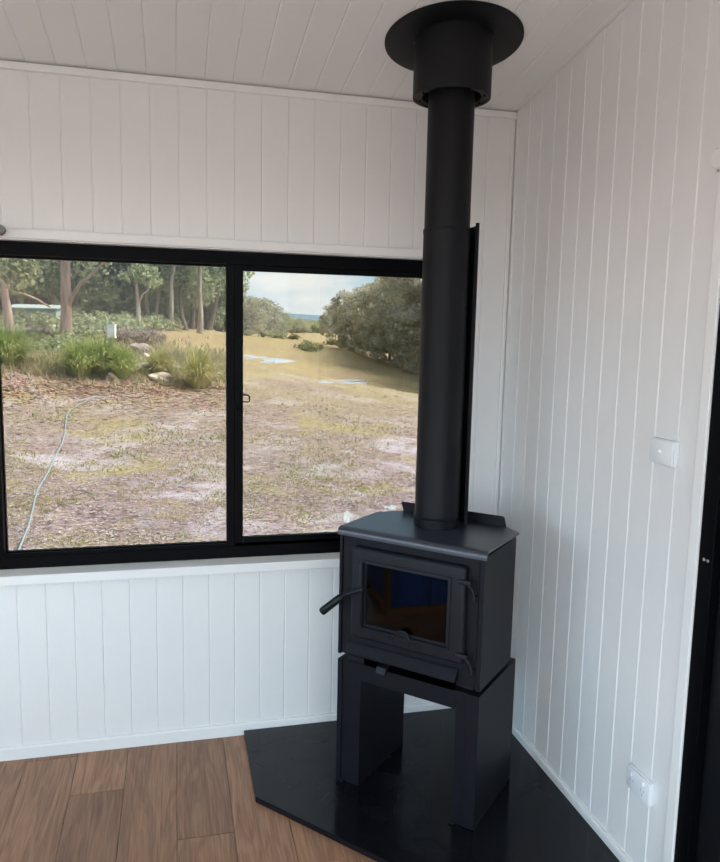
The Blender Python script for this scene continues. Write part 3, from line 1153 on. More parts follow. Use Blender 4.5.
def ground_mat():
    mt = bpy.data.materials.new('dry_paddock_ground')
    mt.use_nodes = True
    t = mt.node_tree
    b = t.nodes['Principled BSDF']
    b.inputs['Roughness'].default_value = 0.9
    b.inputs['Specular IOR Level'].default_value = 0.15
    co = t.nodes.new('ShaderNodeTexCoord')

    def noise(scale, detail=5, rough=.6, dist=0.0, stretch=(1, 1, 1), off=(0, 0, 0)):
        mp_ = t.nodes.new('ShaderNodeMapping')
        mp_.inputs['Scale'].default_value = stretch
        mp_.inputs['Location'].default_value = off
        t.links.new(co.outputs['Object'], mp_.inputs[0])
        n = t.nodes.new('ShaderNodeTexNoise')
        n.inputs['Scale'].default_value = scale
        n.inputs['Detail'].default_value = detail
        n.inputs['Roughness'].default_value = rough
        n.inputs['Distortion'].default_value = dist
        t.links.new(mp_.outputs[0], n.inputs['Vector'])
        return n.outputs['Fac']

    def ramp(src, a, bb):
        r = t.nodes.new('ShaderNodeMapRange')
        r.inputs['From Min'].default_value = a
        r.inputs['From Max'].default_value = bb
        t.links.new(src, r.inputs['Value'])
        return r.outputs[0]

    def mix(f, c1, c2):
        m_ = t.nodes.new('ShaderNodeMixRGB')
        t.links.new(f, m_.inputs['Fac'])
        for s_, c in (('Color1', c1), ('Color2', c2)):
            if isinstance(c, tuple):
                m_.inputs[s_].default_value = (*c, 1)
            else:
                t.links.new(c, m_.inputs[s_])
        return m_.outputs[0]

    fine = noise(9, 8, .75)
    dirt = mix(ramp(fine, .38, .62), (0.095, 0.066, 0.070), (0.50, 0.365, 0.36))
    pale = mix(ramp(noise(.55, 6, .65, .4, off=(3, 1, 0)), .50, .62), dirt, (0.57, 0.50, 0.56))
    grass = mix(ramp(noise(14, 6, .7), .35, .65), (0.25, 0.20, 0.085), (0.52, 0.42, 0.22))
    g1 = mix(ramp(noise(.38, 7, .68, .5), .53, .62), pale, grass)
    # the open paddock further off is mown yellow grass
    sx = t.nodes.new('ShaderNodeSeparateXYZ')
    t.links.new(co.outputs['Object'], sx.inputs[0])
    far = ramp(sx.outputs['Y'], 8, 26)
    gf = mix(ramp(noise(.22, 6, .6, off=(5, 2, 0)), .38, .60), (0.36, 0.24, 0.18), grass)
    g2 = mix(far, g1, mix(ramp(noise(.5, 5, .6, off=(7, 7, 0)), .42, .6), gf, grass))
    low_bounce = mix(ramp(noise(6, 5), .4, .6), (0.060, 0.056, 0.054), (0.115, 0.108, 0.104))
    g2 = mix(ramp(sx.outputs['Y'], 1.0, -2.0), g2, low_bounce)      # unseen ground by the house, darkened to limit light bounced indoors
    t.links.new(g2, b.inputs['Base Color'])
    bp = t.nodes.new('ShaderNodeBump')
    bp.inputs['Strength'].default_value = 0.9
    bp.inputs['Distance'].default_value = 0.06
    t.links.new(fine, bp.inputs['Height'])
    t.links.new(bp.outputs[0], b.inputs['Normal'])
    return mt


ground = struct(mesh_obj('ground', vs, fs, ground_mat(), smooth=True))

# distant ridge
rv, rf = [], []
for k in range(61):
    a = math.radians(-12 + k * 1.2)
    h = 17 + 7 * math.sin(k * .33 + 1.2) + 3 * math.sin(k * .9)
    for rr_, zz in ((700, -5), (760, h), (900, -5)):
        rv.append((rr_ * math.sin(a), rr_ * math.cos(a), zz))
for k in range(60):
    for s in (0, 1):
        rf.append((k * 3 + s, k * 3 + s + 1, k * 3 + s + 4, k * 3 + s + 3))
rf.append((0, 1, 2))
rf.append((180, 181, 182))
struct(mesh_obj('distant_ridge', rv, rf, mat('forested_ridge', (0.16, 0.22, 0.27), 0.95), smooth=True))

# ------------------------------------------------------------------ foliage
BARK_P = mat('pale_gum_bark', (0.52, 0.44, 0.38), .85, noise=(2.2, .8, (0.30, 0.20, 0.15), (2, 2, .5)), bump=(8, .6))
BARK_R = mat('pink_brown_bark', (0.50, 0.36, 0.29), .85, noise=(3.0, .9, (0.26, 0.16, 0.12), (3, 3, .4)), bump=(8, .6))
BARK_D = mat('grey_brown_bark', (0.24, 0.18, 0.145), .9, noise=(3.0, .8, (0.13, 0.10, 0.085), (3, 3, .5)))
LEAF_F = leaf_mat('hazed_forest_leaf', (0.28, 0.315, 0.18), (0.56, 0.58, 0.37), .22)  # leaf colour lightened in place of haze over the distant trees
LEAF_G = leaf_mat('hazed_grey_green_leaf', (0.40, 0.385, 0.29), (0.64, 0.61, 0.49), .12)  # paler still, distance haze is mixed into the leaf colour
LEAF_S = leaf_mat('heath_leaf', (0.28, 0.28, 0.17), (0.46, 0.45, 0.25), .22)
LEAF_B = leaf_mat('grey_brush_leaf', (0.30, 0.25, 0.21), (0.48, 0.41, 0.35), .2)
TUSS = leaf_mat('tussock_blade', (0.30, 0.38, 0.12), (0.56, 0.60, 0.27), .12)
TUSSY = leaf_mat('dry_tussock_blade', (0.42, 0.41, 0.17), (0.66, 0.60, 0.32), .1)


def leaf_mesh(name, centres, nper, spread, size, material, rs, droop=0.5, aspect=2.2):
    """many small folded leaf sprays around each centre"""
    V, F = [], []
    for c in centres:
        rad = spread * rs.uniform(.7, 1.25)
        P = rs.normal(0, 1, (nper, 3))
        P /= np.linalg.norm(P, axis=1)[:, None]
        P *= (rs.uniform(.25, 1, nper) ** .6)[:, None] * rad
        P[:, 2] *= .75
        P += np.array(c)
        for p in P:
            s = size * rs.uniform(.6, 1.35)
            d = rs.normal(0, 1, 3)
            d[2] -= droop * 1.6
            d /= np.linalg.norm(d)
            n = np.cross(d, rs.normal(0, 1, 3))
            n /= np.linalg.norm(n) + 1e-9
            a = p - d * s * .5
            k = len(V)
            V += [a, p + n * s / aspect, p + d * s * .5, p - n * s / aspect]
            F.append((k, k + 1, k + 2, k + 3))
    me = bpy.data.meshes.new(name)
    me.from_pydata([tuple(v) for v in V], [], F)
    me.materials.append(material)
    return me


def make_tree(name, h, trunk_r, crown0, crown_r, nb, nper, leaf, bark, leafm, seed, spread=.55, lean=0.0, fork=False):
    """eucalypt: bent trunk, rising limbs, leaf clumps at the limb ends"""
    rs = np.random.RandomState(seed)
    root = empty(name)
    mb = MB()
    pts, rr = [], []
    n = 8
    ox = oy = 0.0
    for k in range(n + 1):
        t = k / n
        pts.append((ox + lean * t * h, oy, h * .92 * t))
        rr.append(trunk_r * (1 - .8 * t) * (1.25 if k == 0 else 1))
        ox += rs.normal(0, .018) * h
        oy += rs.normal(0, .018) * h
    mb.tube(pts, rr, 9)
    centres = []
    lb = MB()
    for k in range(nb):
        t = crown0 + (0.97 - crown0) * (k + rs.uniform(0, .8)) / nb
        i = min(int(t * n), n - 1)
        f = t * n - i
        p0 = np.array(pts[i]) * (1 - f) + np.array(pts[i + 1]) * f
        a = k * 2.4 + rs.uniform(-.5, .5)
        prof = math.sin(PI * min(1, max(0.12, (t - crown0) / (1 - crown0) * .85 + .12)))
        ln = crown_r * (.55 + .55 * prof) * rs.uniform(.7, 1.1)
        rise = rs.uniform(.15, .7)
        p2 = p0 + np.array([math.cos(a) * ln, math.sin(a) * ln, ln * rise])
        p1 = (p0 + p2) / 2 + np.array([0, 0, -.08 * ln])
        lb.tube([p0, p1, p2], [trunk_r * .33 * (1.15 - t), trunk_r * .22 * (1.15 - t), trunk_r * .08], 5)
        centres += [p2, (p1 + p2) / 2 + rs.normal(0, .12, 3) * crown_r, p2 + rs.normal(0, .22, 3) * crown_r]
    centres.append(np.array(pts[-1]))
    mb.build('trunk', bark, root, smooth=True)
    lb.build('branches', bark, root, smooth=True)
    me = leaf_mesh('crown', centres, nper, spread * crown_r, leaf, leafm, rs)
    link(bpy.data.objects.new('crown', me), root)
    return root


def place(o, x, y, z, rz=0.0, s=1.0, sz=None):
    o.location = (x, y, z - .05)
    o.rotation_euler = (0, 0, rz)
    o.scale = (s, s, sz or s)
    return o


class Kind:
    """first use returns the prototype itself, later uses copies of it"""
    def __init__(self, maker):
        self.maker, self.proto = maker, None

    def get(self):
        if self.proto is None:
            self.proto = self.maker()
            return self.proto
        return copy_tree(self.proto)


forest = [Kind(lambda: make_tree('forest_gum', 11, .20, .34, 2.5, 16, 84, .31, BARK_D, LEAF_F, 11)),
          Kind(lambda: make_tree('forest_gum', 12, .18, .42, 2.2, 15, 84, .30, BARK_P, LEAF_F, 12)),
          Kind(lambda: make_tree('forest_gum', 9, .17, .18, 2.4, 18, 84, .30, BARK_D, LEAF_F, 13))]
rs0 = np.random.RandomState(5)
# forest on the rising ground behind the big gums (seen in the left light of the window)
k = 0
for d, step, j0, x1 in ((52, 21, -26, 222), (60, 19, -20, 226), (70, 17, -14, 228), (84, 16, -20, 232), (94, 13, -20, 228)):
    px = j0
    while px < x1:
        pxx = px + rs0.uniform(-5, 5)
        dd = d + rs0.uniform(-3.5, 3.5)
        # keep a clearing on the slope in the middle of the view
        if not (d < 66 and 92 < pxx < 178):
            x_, y_, z_g = on_dir(pxx, dd)
            kd = 2 if d == 94 else k % 3
            t = forest[kd].get()
            sc = rs0.uniform(.85, 1.2)
            lb_ = (('dark-stemmed broad forest gum', 'pale-stemmed tall forest gum', 'low bushy forest gum')[kd]
                   + (' in the front rank of trees behind the shed', ' in the second rank of trees behind the shed', ' deep in the forest behind the shed', ' far back in the forest', ' in the last rank of the forest')[(52, 60, 70, 84, 94).index(d)])
            place(t, x_, y_, z_g, rs0.uniform(0, 6), sc)
            tag(t, lb_, 'tree', 'forest gums on the hillside')
            k += 1
        px += step

# far tree line running down to the gap of sky
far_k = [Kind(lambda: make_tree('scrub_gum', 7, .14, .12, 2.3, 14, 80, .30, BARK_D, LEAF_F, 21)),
         Kind(lambda: make_tree('scrub_gum', 6, .12, .05, 2.4, 13, 80, .30, BARK_D, LEAF_G, 22))]
for k in range(26):
    px = 246 + k * 3.0
    d = 88 + k * 2.6 + rs0.uniform(-8, 8)
    x_, y_, z_g = on_dir(px, d)
    # tops follow the falling line of the ridge
    top = 298 + (px - 246) * .46 if px < 300 else 323
    top += rs0.uniform(-5, 5)
    base_z = z_g
    ztop = CAM[2] + ray(px, top)[2] * d
    t = far_k[k % 2].get()
    hgt = (7.3, 6.3)[k % 2]
    sc = max(.35, (ztop - base_z) / hgt)
    place(t, x_, y_, z_g, rs0.uniform(0, 6), max(sc, .55), sc)
    tag(t, ('dark green scrub gum', 'grey-green bushy scrub gum')[k % 2] + ' in the far tree line below the gap of sky', 'tree', 'far scrub gums')

# tall feathery group on the right, beside the paddock
right_k = [Kind(lambda: make_tree('paddock_gum', 8, .15, .10, 2.0, 24, 105, .19, BARK_D, LEAF_G, 31, spread=.36)),
           Kind(lambda: make_tree('paddock_gum', 9, .16, .22, 2.1, 24, 105, .19, BARK_P, LEAF_G, 32, spread=.34)),
           Kind(lambda: make_tree('paddock_gum', 7, .14, .03, 2.1, 24, 105, .19, BARK_D, LEAF_G, 33, spread=.36))]
for k, (px, back, top, kind) in enumerate(((327, 8, 312, 1), (336, 6, 300, 1), (345, 9, 291, 1), (354, 2, 288, 0), (350, 0, 314, 2), (364, 8, 286, 1),
                                           (373, 3, 283, 0), (383, 8, 276, 1), (390, 3, 270, 0), (396, 0, 306, 2), (402, 6, 262, 1),
                                           (411, 2, 258, 0), (419, 6, 254, 2), (427, 1, 252, 0), (440, 3, 250, 2), (378, 0, 318, 2), (408, 0, 312, 2), (364, 0, 322, 2),
                                           (452, 2, 250, 0), (468, 3, 250, 1), (486, 2, 250, 2), (504, 3, 250, 0))):
    x_, y_, z_g, d = on_ground(px, 343 + (px - 326) * .34)
    d = min(d, 100) + back
    x_, y_, z_g = on_dir(px, d)
    ztop = CAM[2] + ray(px, top)[2] * d
    hgt = (8.3, 9.3, 7.3)[kind]
    sc = (ztop - z_g) / hgt
    t = right_k[kind].get()
    place(t, x_, y_, z_g, rs0.uniform(0, 6), sc)
    tag(t, ('full-crowned grey-green gum', 'pale-stemmed grey-green gum', 'low bushy grey-green gum')[kind] + ' in the grove at the edge of the open paddock', 'tree', 'grove of paddock gums')

# the two big gums and the pale gum, each built for itself
def limb_tree(name, px, d, segs, bark, label, centres, nper, leafr, leafm, seed, leaf=.22, base_py=None):
    """segs: limbs as lists of (px, py, dd, radius px)"""
    x0, y0, z0 = on_dir(px, d)
    root = empty(name, (x0, y0, z0 - .05))
    o_ = np.array([x0, y0, z0 - .05])

    def P3(p):
        return CAM + ray(p[0], p[1]) * (d + p[2]) - o_
    for k_, s in enumerate(segs):
        pts = [P3(p) for p in s]
        if k_ == 0:
            pts[0] = np.array([pts[0][0], pts[0][1], 0.0])
        MB().tube(pts, [p[3] * d / FPX for p in s], 12).build('trunk' if k_ == 0 else 'limb', bark, root, smooth=True)
    rs = np.random.RandomState(seed)
    me = leaf_mesh('crown', [P3(c) for c in centres], nper, leafr, leaf, leafm, rs)
    link(bpy.data.objects.new('crown', me), root)
    tag(root, label, 'tree')
    return root


limb_tree('spotted_gum', 66, 30, [
    [(66, 338, 0, 6.6), (66, 325, 0, 5.0), (66, 300, 0, 4.6), (65.5, 275, 0, 4.3), (65, 240, 0, 4.0), (63, 190, 0, 3.0), (62, 150, .5, 1.5)],
    [(66, 311, 0, 2.2), (72, 297, -.2, 2.0), (80, 284, -.4, 1.7), (92, 274, -.6, 1.4), (103, 263, -.8, 1.1), (120, 245, -1, .6)],
    [(72, 279, -.2, .6), (77, 272, -.2, .6), (80, 266, -.2, .4)],
    [(65, 250, 0, 2.0), (48, 225, .4, 1.4), (36, 200, .6, .8)]], BARK_R,
    'tall pink-barked gum with a long bare side limb beside the pale green shed',
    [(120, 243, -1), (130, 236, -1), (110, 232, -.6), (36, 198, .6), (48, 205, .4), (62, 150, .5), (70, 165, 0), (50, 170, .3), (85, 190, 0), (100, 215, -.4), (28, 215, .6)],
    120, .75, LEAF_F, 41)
limb_tree('leaning_gum', 10, 27, [
    [(11, 337, 0, 5.2), (9, 325, 0, 4.2), (7, 308, 0, 3.8), (4, 290, 0, 3.4), (-4, 270, 0, 2.8), (-16, 240, 0, 1.6)],
    [(10, 292, .2, 1.3), (24, 294, 1.0, 1.2), (36, 299, 1.6, 1.1), (50, 307, 2.2, .8)],
    [(6, 290, 0, 1.6), (14, 276, .2, 1.0), (24, 262, .4, .7)]], BARK_R,
    'rough-barked gum with a drooping bare limb at the foot of the forest',
    [(24, 264, .4), (14, 262, .2), (20, 276, .4), (6, 268, 0), (-10, 262, 0), (-4, 250, .2), (32, 258, .6), (16, 250, .4), (8, 282, .1), (28, 270, .5)],
    85, .5, LEAF_S, 42, .15)
limb_tree('pale_gum', 138.5, 46, [
    [(139, 329, 0, 2.9), (138.5, 318, 0, 2.2), (138, 303, 0, 1.9), (137, 290, 0, 1.6), (136, 276, 0, 1.1), (135, 262, 0, .6)],
    [(138.5, 303, 0, 1.2), (143, 294, -.2, .9), (147, 291, -.3, .7), (152, 285, -.4, .4)]], BARK_P,
    'pale smooth-barked gum standing alone on the slope above the grey brush heap',
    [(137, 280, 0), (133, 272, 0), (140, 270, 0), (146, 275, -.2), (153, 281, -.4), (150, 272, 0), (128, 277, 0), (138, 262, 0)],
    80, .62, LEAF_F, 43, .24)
for n_, (px, d, top, lean, lab) in enumerate(((151, 55, 250, .02, 'slender twin-stemmed gum at the lower forest edge'), (157, 56, 252, -.02, 'straight slender gum with a bare grey stem at the forest edge'),
                                   (170, 50, 258, .0, 'small pale-stemmed gum at the corner of the forest above the paddock'))):
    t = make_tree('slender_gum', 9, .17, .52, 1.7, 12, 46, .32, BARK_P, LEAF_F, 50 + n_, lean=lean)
    x_, y_, z_g = on_dir(px, d)
    place(t, x_, y_, z_g, 0, 1)
    tag(t, lab, 'tree')


# shrubs and brush
def make_shrub(name, r, h, n, nper, leaf, leafm, seed):
    rs = np.random.RandomState(seed)
    root = empty(name)
    mb = MB()
    cs = []
    for k_ in range(n):
        a = rs.uniform(0, 2 * PI)
        rr_ = r * math.sqrt(rs.uniform(0, 1))
        z_h = h * (1 - .6 * (rr_ / r) ** 2) * rs.uniform(.5, .95)
        cs.append((math.cos(a) * rr_, math.sin(a) * rr_, z_h))
        mb.tube([(0, 0, 0), (math.cos(a) * rr_ * .5, math.sin(a) * rr_ * .5, z_h * .6), cs[-1]], [.02, .014, .006], 5)
    mb.build('stems', BARK_D, root)
    link(bpy.data.objects.new('foliage', leaf_mesh('foliage', cs, nper, r * .36, leaf, leafm, rs, droop=0)), root)
    return root


shr = [Kind(lambda: make_shrub('heath_shrub', .9, .9, 16, 34, .16, LEAF_S, 61)), Kind(lambda: make_shrub('heath_shrub', 1.1, .7, 16, 34, .16, LEAF_F, 62))]
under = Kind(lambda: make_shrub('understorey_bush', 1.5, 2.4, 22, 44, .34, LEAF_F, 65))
for k_ in range(19):
    px = -16 + k_ * 13.2 + rs0.uniform(-3, 3)
    x_, y_, z_g = on_dir(px, (66, 74, 80)[k_ % 3] + rs0.uniform(-2, 2))
    t = place(under.get(), x_, y_, z_g, rs0.uniform(0, 6), rs0.uniform(.9, 1.3))
    tag(t, 'dark understorey bush between the stems of the forest', 'bush', 'forest understorey')
k = 0
for px, d, sc in [(rs0.uniform(-12, 60), rs0.uniform(30, 42), rs0.uniform(.7, 1.2)) for _ in range(14)] + \
        [(rs0.uniform(72, 135), rs0.uniform(33, 52), rs0.uniform(.7, 1.25)) for _ in range(24)] + \
        [(rs0.uniform(145, 170), rs0.uniform(46, 52), rs0.uniform(.8, 1.2)) for _ in range(7)] + \
        [(rs0.uniform(40, 75), rs0.uniform(24, 29), rs0.uniform(.4, .7)) for _ in range(7)]:
    x_, y_, z_g = on_dir(px, d)
    t = shr[k % 2].get()
    place(t, x_, y_, z_g, rs0.uniform(0, 6), sc)
    tag(t, ('round olive heath shrub', 'low spreading heath shrub')[k % 2] + (' on the ground around the shed' if k < 14 else ' on the slope between the tall gum and the pale gum' if k < 38
                else ' at the foot of the slender forest-edge gums' if k < 45 else ' between the tall gum and the tussocks'), 'shrub', 'heath shrubs under the gums')
    k += 1
brush = Kind(lambda: make_shrub('brush_heap', 1.2, .9, 20, 34, .15, LEAF_B, 63))
for px, d, sc in ((126, 30, .72), (134, 30.5, .75), (142, 31, .65), (149, 32, .55), (128, 33, .7), (140, 33, .7), (40, 31, .6), (28, 32, .6)):
    x_, y_, z_g = on_dir(px, d)
    t = place(brush.get(), x_, y_, z_g, rs0.uniform(0, 6), sc)
    tag(t, 'heap of dry grey brush behind the green tussocks', 'brush', 'dry brush heaps')
scr = Kind(lambda: make_shrub('paddock_bush', .9, .7, 14, 34, .15, LEAF_S, 64))
for px, d, sc in ((304, 52, .9), (311, 51, .8), (316, 54, .7), (283, 72, 1), (292, 76, .9), (330, 70, .9), (262, 66, 1.0), (272, 70, 1.1), (250, 62, .8), (340, 62, .7)):
    x_, y_, z_g = on_dir(px, d)
    t = place(scr.get(), x_, y_, z_g, rs0.uniform(0, 6), sc)
    tag(t, 'small dull green bush growing out in the open paddock', 'bush', 'paddock bushes')


# grass tussocks: arching blades
def make_tussock(seed, r, h, n, material):
    rs = np.random.RandomState(seed)
    V, F = [], []
    for _ in range(n):
        a = rs.uniform(0, 2 * PI)
        b0 = r * .22 * math.sqrt(rs.uniform(0, 1))
        out_ = r * rs.uniform(.15, 1.0)
        hh = h * rs.uniform(.6, 1.1) * (1 - .5 * (out_ / r) ** 2)
        w_ = rs.uniform(.012, .026)
        c, s = math.cos(a), math.sin(a)
        tx, ty = -s * w_, c * w_
        base = len(V)
        prevz = 0
        for t in (0, .4, .75, 1.0):
            rad = b0 + out_ * t ** 1.7
            zz = hh * (1 - (1 - t) ** 1.8) - (.25 * h * max(0, t - .75) * 2 * out_ / r)
            k_ = (1 - t) * .9 + .1
            V += [(c * rad + tx * k_, s * rad + ty * k_, zz), (c * rad - tx * k_, s * rad - ty * k_, zz)]
        for j in range(3):
            F.append((base + 2 * j, base + 2 * j + 1, base + 2 * j + 3, base + 2 * j + 2))
    me = bpy.data.meshes.new('blades')
    me.from_pydata(V, [], F)
    me.materials.append(material)
    root = empty('grass_tussock')
    link(bpy.data.objects.new('blades', me), root)
    # pale dead thatch at its heart
    MB().lathe([(r * .24, -.02), (r * .2, h * .04), (r * .1, h * .08), (.01, h * .09)], seg=10).build('thatch', LEAF_B, root, smooth=True)
    return root


for n_, (px, py, wpx, hpx, ml, lab) in enumerate((
        (8, 366, 58, 36, TUSS, 'bright green grass tussock in front of the leaning gum'),
        (80, 377, 44, 34, TUSS, 'bright green tussock, the one beside the rocks below the shed'),
        (102, 375, 56, 36, TUSS, 'largest bright green tussock directly in front of the white marker box'),
        (122, 378, 34, 28, TUSS, 'short green tussock at the edge of the leaf litter, next to the stone heap'),
        (160, 376, 30, 24, TUSSY, 'thin yellowish tussock behind the flat pale rock'),
        (199, 388, 42, 36, TUSSY, 'dry yellow-green tussock standing apart at the end of the garden row'))):
    x_, y_, z_g, d = on_ground(px, py)
    wm, hm = wpx * 1.45 * d / FPX, hpx * 1.12 * d / FPX
    t = make_tussock(70 + n_, wm / 2, hm, 620, ml)
    t.location = (x_, y_, z_g - .02)
    tag(t, lab, 'grass')

# rocks
ROCK = mat('weathered_rock', (0.46, 0.38, 0.33), .9, noise=(3, .8, (0.26, 0.20, 0.18)), bump=(10, .8))
ROCKP = mat('pale_rock', (0.68, 0.58, 0.48), .9, noise=(4, .7, (0.5, 0.38, 0.3)), bump=(12, .6))


def rock(px, py, wpx, hpx, material, lab, seed, dpx=None):
    rs = np.random.RandomState(seed)
    x_, y_, z_g, d = on_ground(px, py)
    wm, hm = wpx * d / FPX, hpx * d / FPX
    bm = bmesh.new()
    bmesh.ops.create_icosphere(bm, subdivisions=3, radius=1)
    ph = rs.uniform(0, 6, 6)
    for v in bm.verts:
        c = v.co
        f = 1 + .16 * math.sin(3 * c.x + ph[0]) * math.cos(2.6 * c.y + ph[1]) + .12 * math.sin(5 * c.z + 4 * c.x + ph[2]) + .06 * math.sin(9 * c.y + ph[3])
        v.co = Vector((c.x * f * wm / 2, c.y * f * wm * .4, c.z * f * hm * .75))
    me = bpy.data.meshes.new('garden_rock')
    bm.to_mesh(me)
    bm.free()
    me.materials.append(material)
    o = link(bpy.data.objects.new('garden_rock', me))
    o.location = (x_, y_, z_g + hm * .2)
    o.rotation_euler = (0, 0, -.25)
    return tag(o, lab, 'rock')


rock(139, 352, 22, 9, ROCK, 'broad brown boulder at the top of the stone heap behind the tussocks', 1)
rock(146, 361, 12, 7, ROCKP, 'small pale stone wedged below the brown boulder', 2)
rock(159, 380, 24, 7, ROCKP, 'flat pale rock lying in front of the yellowish tussock', 3)
rock(112, 379, 9, 6, ROCKP, 'little pale stone at the foot of the largest green tussock', 4)
rock(143, 371, 16, 8, ROCK, 'rust brown stone in the leaf litter beside the flat pale rock', 5)
rock(58, 346, 9, 5, ROCK, 'grey stone between the two gums', 6)
rock(51, 343, 7, 5, ROCKP, 'chalky stone beside the thin stake near the shed', 7)
rock(176, 372, 12, 7, ROCK, 'dark stone among weeds beside the dry yellow-green tussock', 8)

# garden hose winding over the ground
hp_ = []
for px, py in ((18, 556), (23, 543), (28, 530), (32, 515), (35, 502), (38, 491), (42, 484), (48, 474), (53, 463), (58, 453), (62, 445), (64.5, 436), (65.5, 426), (66.5, 418), (70, 412), (78, 407), (88, 401), (97, 397)):
    x_, y_, z_g, d = on_ground(px, py)
    hp_.append((x_, y_, z_g + .022))
tag(MB().tube(hp_, .013, 8).build('garden_hose', mat('pale_blue_hose', (0.29, 0.36, 0.37), .5), smooth=True), 'pale blue-green hose snaking across the bare ground outside', 'hose')

# pale marker box on a short stake
x_, y_, z_g, d = on_ground(112, 352)
mk = empty('marker_box', (x_, y_, z_g), -.2)
ms = d / FPX
MB().box((-3.7 * ms, -.09, 13 * ms), (3.7 * ms, .09, 25 * ms), .01).build('box', mat('cream_enamel', (0.95, 0.93, 0.86), .5), mk)
MB().box((-.03, -.03, 0), (.03, .03, 13 * ms)).build('stake', BARK_D, mk)
MB().box((-4.0 * ms, -.11, 25 * ms), (4.0 * ms, .11, 25.6 * ms)).build('lid', mat('cream_enamel', (0.95, 0.93, 0.86)), mk)
tag(mk, 'small cream box on a short stake behind the green tussocks', 'box')

# pale green corrugated shed between the gums
x_, y_, z_g = on_dir(37, 39)
shd = empty('garden_shed', (x_, y_, z_g), -.12)
GRN = mat('pale_green_sheet', (0.34, 0.41, 0.365), .7)
GRNR = mat('pale_green_roof', (0.37, 0.42, 0.385), .8)
ww, dp_, hh = 1.12, .8, .92
pts = []
nn = 64
for k_ in range(nn + 1):
    pts.append((-ww + 2 * ww * k_ / nn, -dp_ + (.018 if k_ % 2 else 0)))
pts += [(ww, dp_), (-ww, dp_)]
MB().prism(pts, 2, -.3, hh).build('wall_sheet', GRN, shd)
MB().prism([(-dp_ - .12, hh), (dp_ + .12, hh + .22), (dp_ + .12, hh + .26), (-dp_ - .12, hh + .05)], 0, -ww - .1, ww + .1).build('roof', GRNR, shd)
for xx in (-ww, ww - .05):
    MB().box((xx, -dp_ - .03, -.3), (xx + .05, -dp_ - .002, hh)).build('corner_post', GRNR, shd)
tag(shd, 'low pale green corrugated shed half hidden between the two gums', 'shed')
# thin stake leaning near the shed
x_, y_, z_g, d = on_ground(49, 342)
p1 = CAM + ray(53, 322) * d
tag(MB().tube([(x_, y_, z_g - .05), tuple((np.array([x_, y_, z_g]) + p1) / 2), tuple(p1)], [.022, .018, .015], 6).build('leaning_stake', mat('grey_timber', (.5, .46, .42), .8)), 'thin grey stake leaning in the ground near the shed', 'stake')

# puddles
WATER = mat('puddle_water', (0.52, 0.53, 0.54), .22, spec=.8)  # pale base colour imitates sky reflected in the water
for n_, (px, py, wpx, hpx, lab) in enumerate(((252, 357, 24, 3.5, 'narrow pale puddle across the track, the shorter of two in line'), (277, 361, 34, 4.5, 'long pale puddle in line with a shorter one along the track'),
                                             (346, 382, 46, 5, 'shallow pale puddle out in the yellow grass of the paddock'), (347, 521, 6, 20, 'small glinting puddle in the mud just outside the sliding sash'), (391, 509, 11, 4, 'tiny glinting puddle beyond the stove top'))):
    V = []
    rs = np.random.RandomState(90 + n_)
    ph = rs.uniform(0, 6, 3)
    nseg = 28
    cx, cy, cz_, d = on_ground(px, py)
    for k_ in range(nseg):
        a = 2 * PI * k_ / nseg
        f = 1 + .18 * math.sin(3 * a + ph[0]) + .12 * math.sin(5 * a + ph[1])
        gx, gy, g_, _ = on_ground(px + wpx / 2 * f * math.cos(a), py + hpx / 2 * f * math.sin(a))
        V.append((gx - cx, gy - cy, g_ - cz_ + .012))
    V.append((0, 0, .02))
    F = [(k_, (k_ + 1) % nseg, nseg) for k_ in range(nseg)]
    V2 = V + [(v[0], v[1], v[2] - .06) for v in V]
    m_ = nseg + 1
    F = F + [(m_ + (k_ + 1) % nseg, m_ + k_, m_ + nseg) for k_ in range(nseg)] + [((k_ + 1) % nseg, k_, m_ + k_, m_ + (k_ + 1) % nseg) for k_ in range(nseg)]
    o = mesh_obj('puddle', V2, F, WATER, smooth=False, loc=(cx, cy, cz_))
    tag(o, lab, 'puddle')


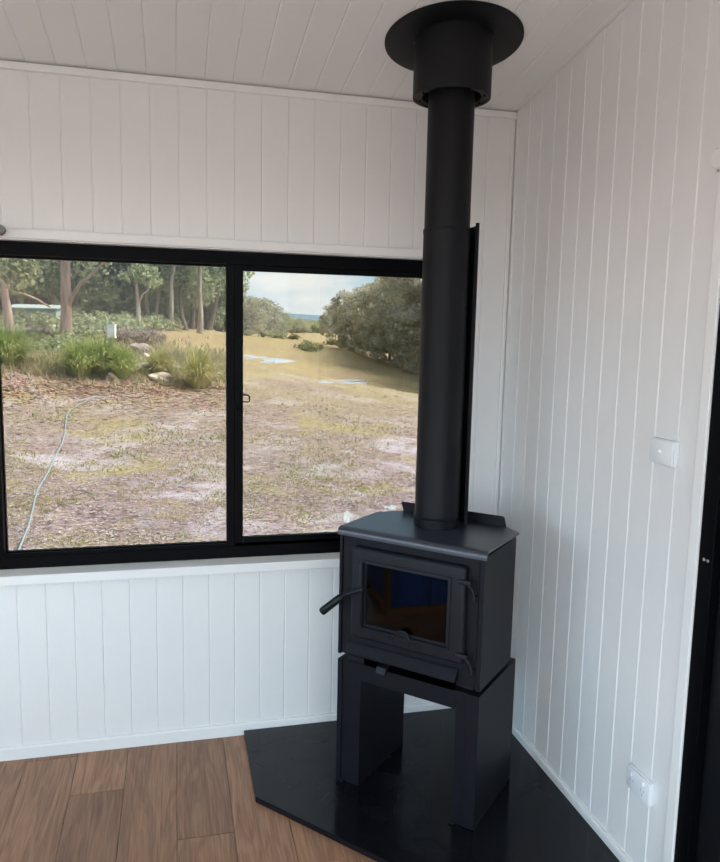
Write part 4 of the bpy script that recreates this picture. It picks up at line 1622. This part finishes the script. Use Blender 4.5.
# ground cover: short grass, weeds and bark litter nobody could count
def scatter(name, n, fn_pos, blades, h, wd, material, label, cat, seed, flat=False):
    rs = np.random.RandomState(seed)
    px, py = fn_pos(n, rs)
    R_ = CR[None] * ((px - 360) / FPX)[:, None] + CU[None] * (-(py - 431) / FPX)[:, None] + CF[None]
    R_ /= np.hypot(R_[:, 0], R_[:, 1])[:, None]
    # march to the terrain
    lo, hi = np.full(n, 5.0), np.full(n, 90.0)
    for _ in range(26):
        mid = (lo + hi) / 2
        P = CAM[None] + R_ * mid[:, None]
        below = P[:, 2] < ground_z(P[:, 0], P[:, 1])
        hi = np.where(below, mid, hi)
        lo = np.where(below, lo, mid)
    P = CAM[None] + R_ * hi[:, None]
    P[:, 2] = ground_z(P[:, 0], P[:, 1])
    V = np.zeros((n * blades, 4 if flat else 3, 3))
    i_ = 0
    B = np.repeat(P, blades, axis=0)
    m_ = len(B)
    D = np.repeat(hi, blades)
    ks = np.clip(D / 12, .8, 2.2)
    B[:, :2] += rs.normal(0, .05, (m_, 2)) * ks[:, None]
    a = rs.uniform(0, 2 * PI, m_)
    s = rs.uniform(.5, 1.3, m_) * ks
    if flat:
        L_ = np.c_[np.cos(a), np.sin(a), rs.normal(0, .08, m_)] * (h * s)[:, None]
        W_ = np.c_[-np.sin(a), np.cos(a), rs.normal(0, .1, m_)] * (wd * s)[:, None]
        B[:, 2] += .007
        V[:, 0], V[:, 1], V[:, 2], V[:, 3] = B - L_, B + W_, B + L_, B - W_
        V[:, 1, 2] += .003
    else:
        W_ = np.c_[-np.sin(a), np.cos(a), np.zeros(m_)] * (wd * s)[:, None]
        T_ = np.c_[np.cos(a) * .6, np.sin(a) * .6, np.ones(m_)] * (h * s)[:, None]
        B[:, 2] -= .005
        V[:, 0], V[:, 1], V[:, 2] = B - W_, B + W_, B + T_
    nv = V.shape[1]
    F = np.arange(m_ * nv).reshape(m_, nv).tolist()
    o = mesh_obj(name, V.reshape(-1, 3).tolist(), F, material)
    o['kind'] = 'stuff'
    tag(o, label, cat)
    return o


def garden_zone(n, rs):
    x = rs.uniform(-10, 226, n)
    return x, 361 + rs.normal(0, 9, n) + (x - 100) * .06


def everywhere(n, rs):
    return rs.uniform(-10, 440, n), 376 + (560 - 376) * rs.uniform(0, 1, n) ** .8


def patches(n, rs):
    X, Y = [], []
    while len(X) < n:
        cx, cy = rs.uniform(-10, 430), 385 + 172 * rs.uniform(0, 1) ** .75
        k_ = int(rs.uniform(15, 70) * min(1, max(.12, (cy - 380) / 70)))
        X += list(cx + rs.normal(0, 16, k_))
        Y += list(np.clip(cy + rs.normal(0, 4, k_), 372, 558))
    return np.array(X[:n]), np.array(Y[:n])


def litter_zone(n, rs):
    x = rs.uniform(-10, 226, n)
    return x, 388 + rs.normal(0, 9, n) + (x - 100) * .05


scatter('paddock_grass', 6000, patches, 4, .028, .010, leaf_mat('short_grass', (0.46, 0.43, 0.17), (0.72, 0.63, 0.35)), 'short yellow-green grass growing in patches on the bare ground', 'grass', 101)
scatter('green_weeds', 1100, patches, 4, .028, .012, leaf_mat('green_weed', (0.26, 0.34, 0.10), (0.42, 0.46, 0.18)), 'low green weeds scattered over the bare ground', 'weeds', 102)
scatter('bark_litter', 9000, everywhere, 1, .05, .012, mat('bark_chip', (0.56, 0.44, 0.37), .9, noise=(.8, .9, (0.30, 0.24, 0.22))), 'scattered bark strips and sticks on the bare ground', 'litter', 103, True)
scatter('pale_gravel', 3500, everywhere, 1, .03, .018, mat('pale_chip', (0.56, 0.50, 0.49), .9), 'pale gravel chips strewn over the bare ground', 'gravel', 104, True)
scatter('leaf_litter', 7000, litter_zone, 1, .034, .014, mat('rust_leaf', (0.66, 0.36, 0.25), .8, noise=(1.2, .9, (0.58, 0.42, 0.33))), 'rust red fallen leaves below the row of tussocks', 'leaves', 105, True)
scatter('garden_weeds', 3200, garden_zone, 5, .11, .012, leaf_mat('garden_weed', (0.36, 0.34, 0.19), (0.60, 0.52, 0.34)), 'loose green and straw weeds growing between the tussocks and rocks', 'weeds', 106)
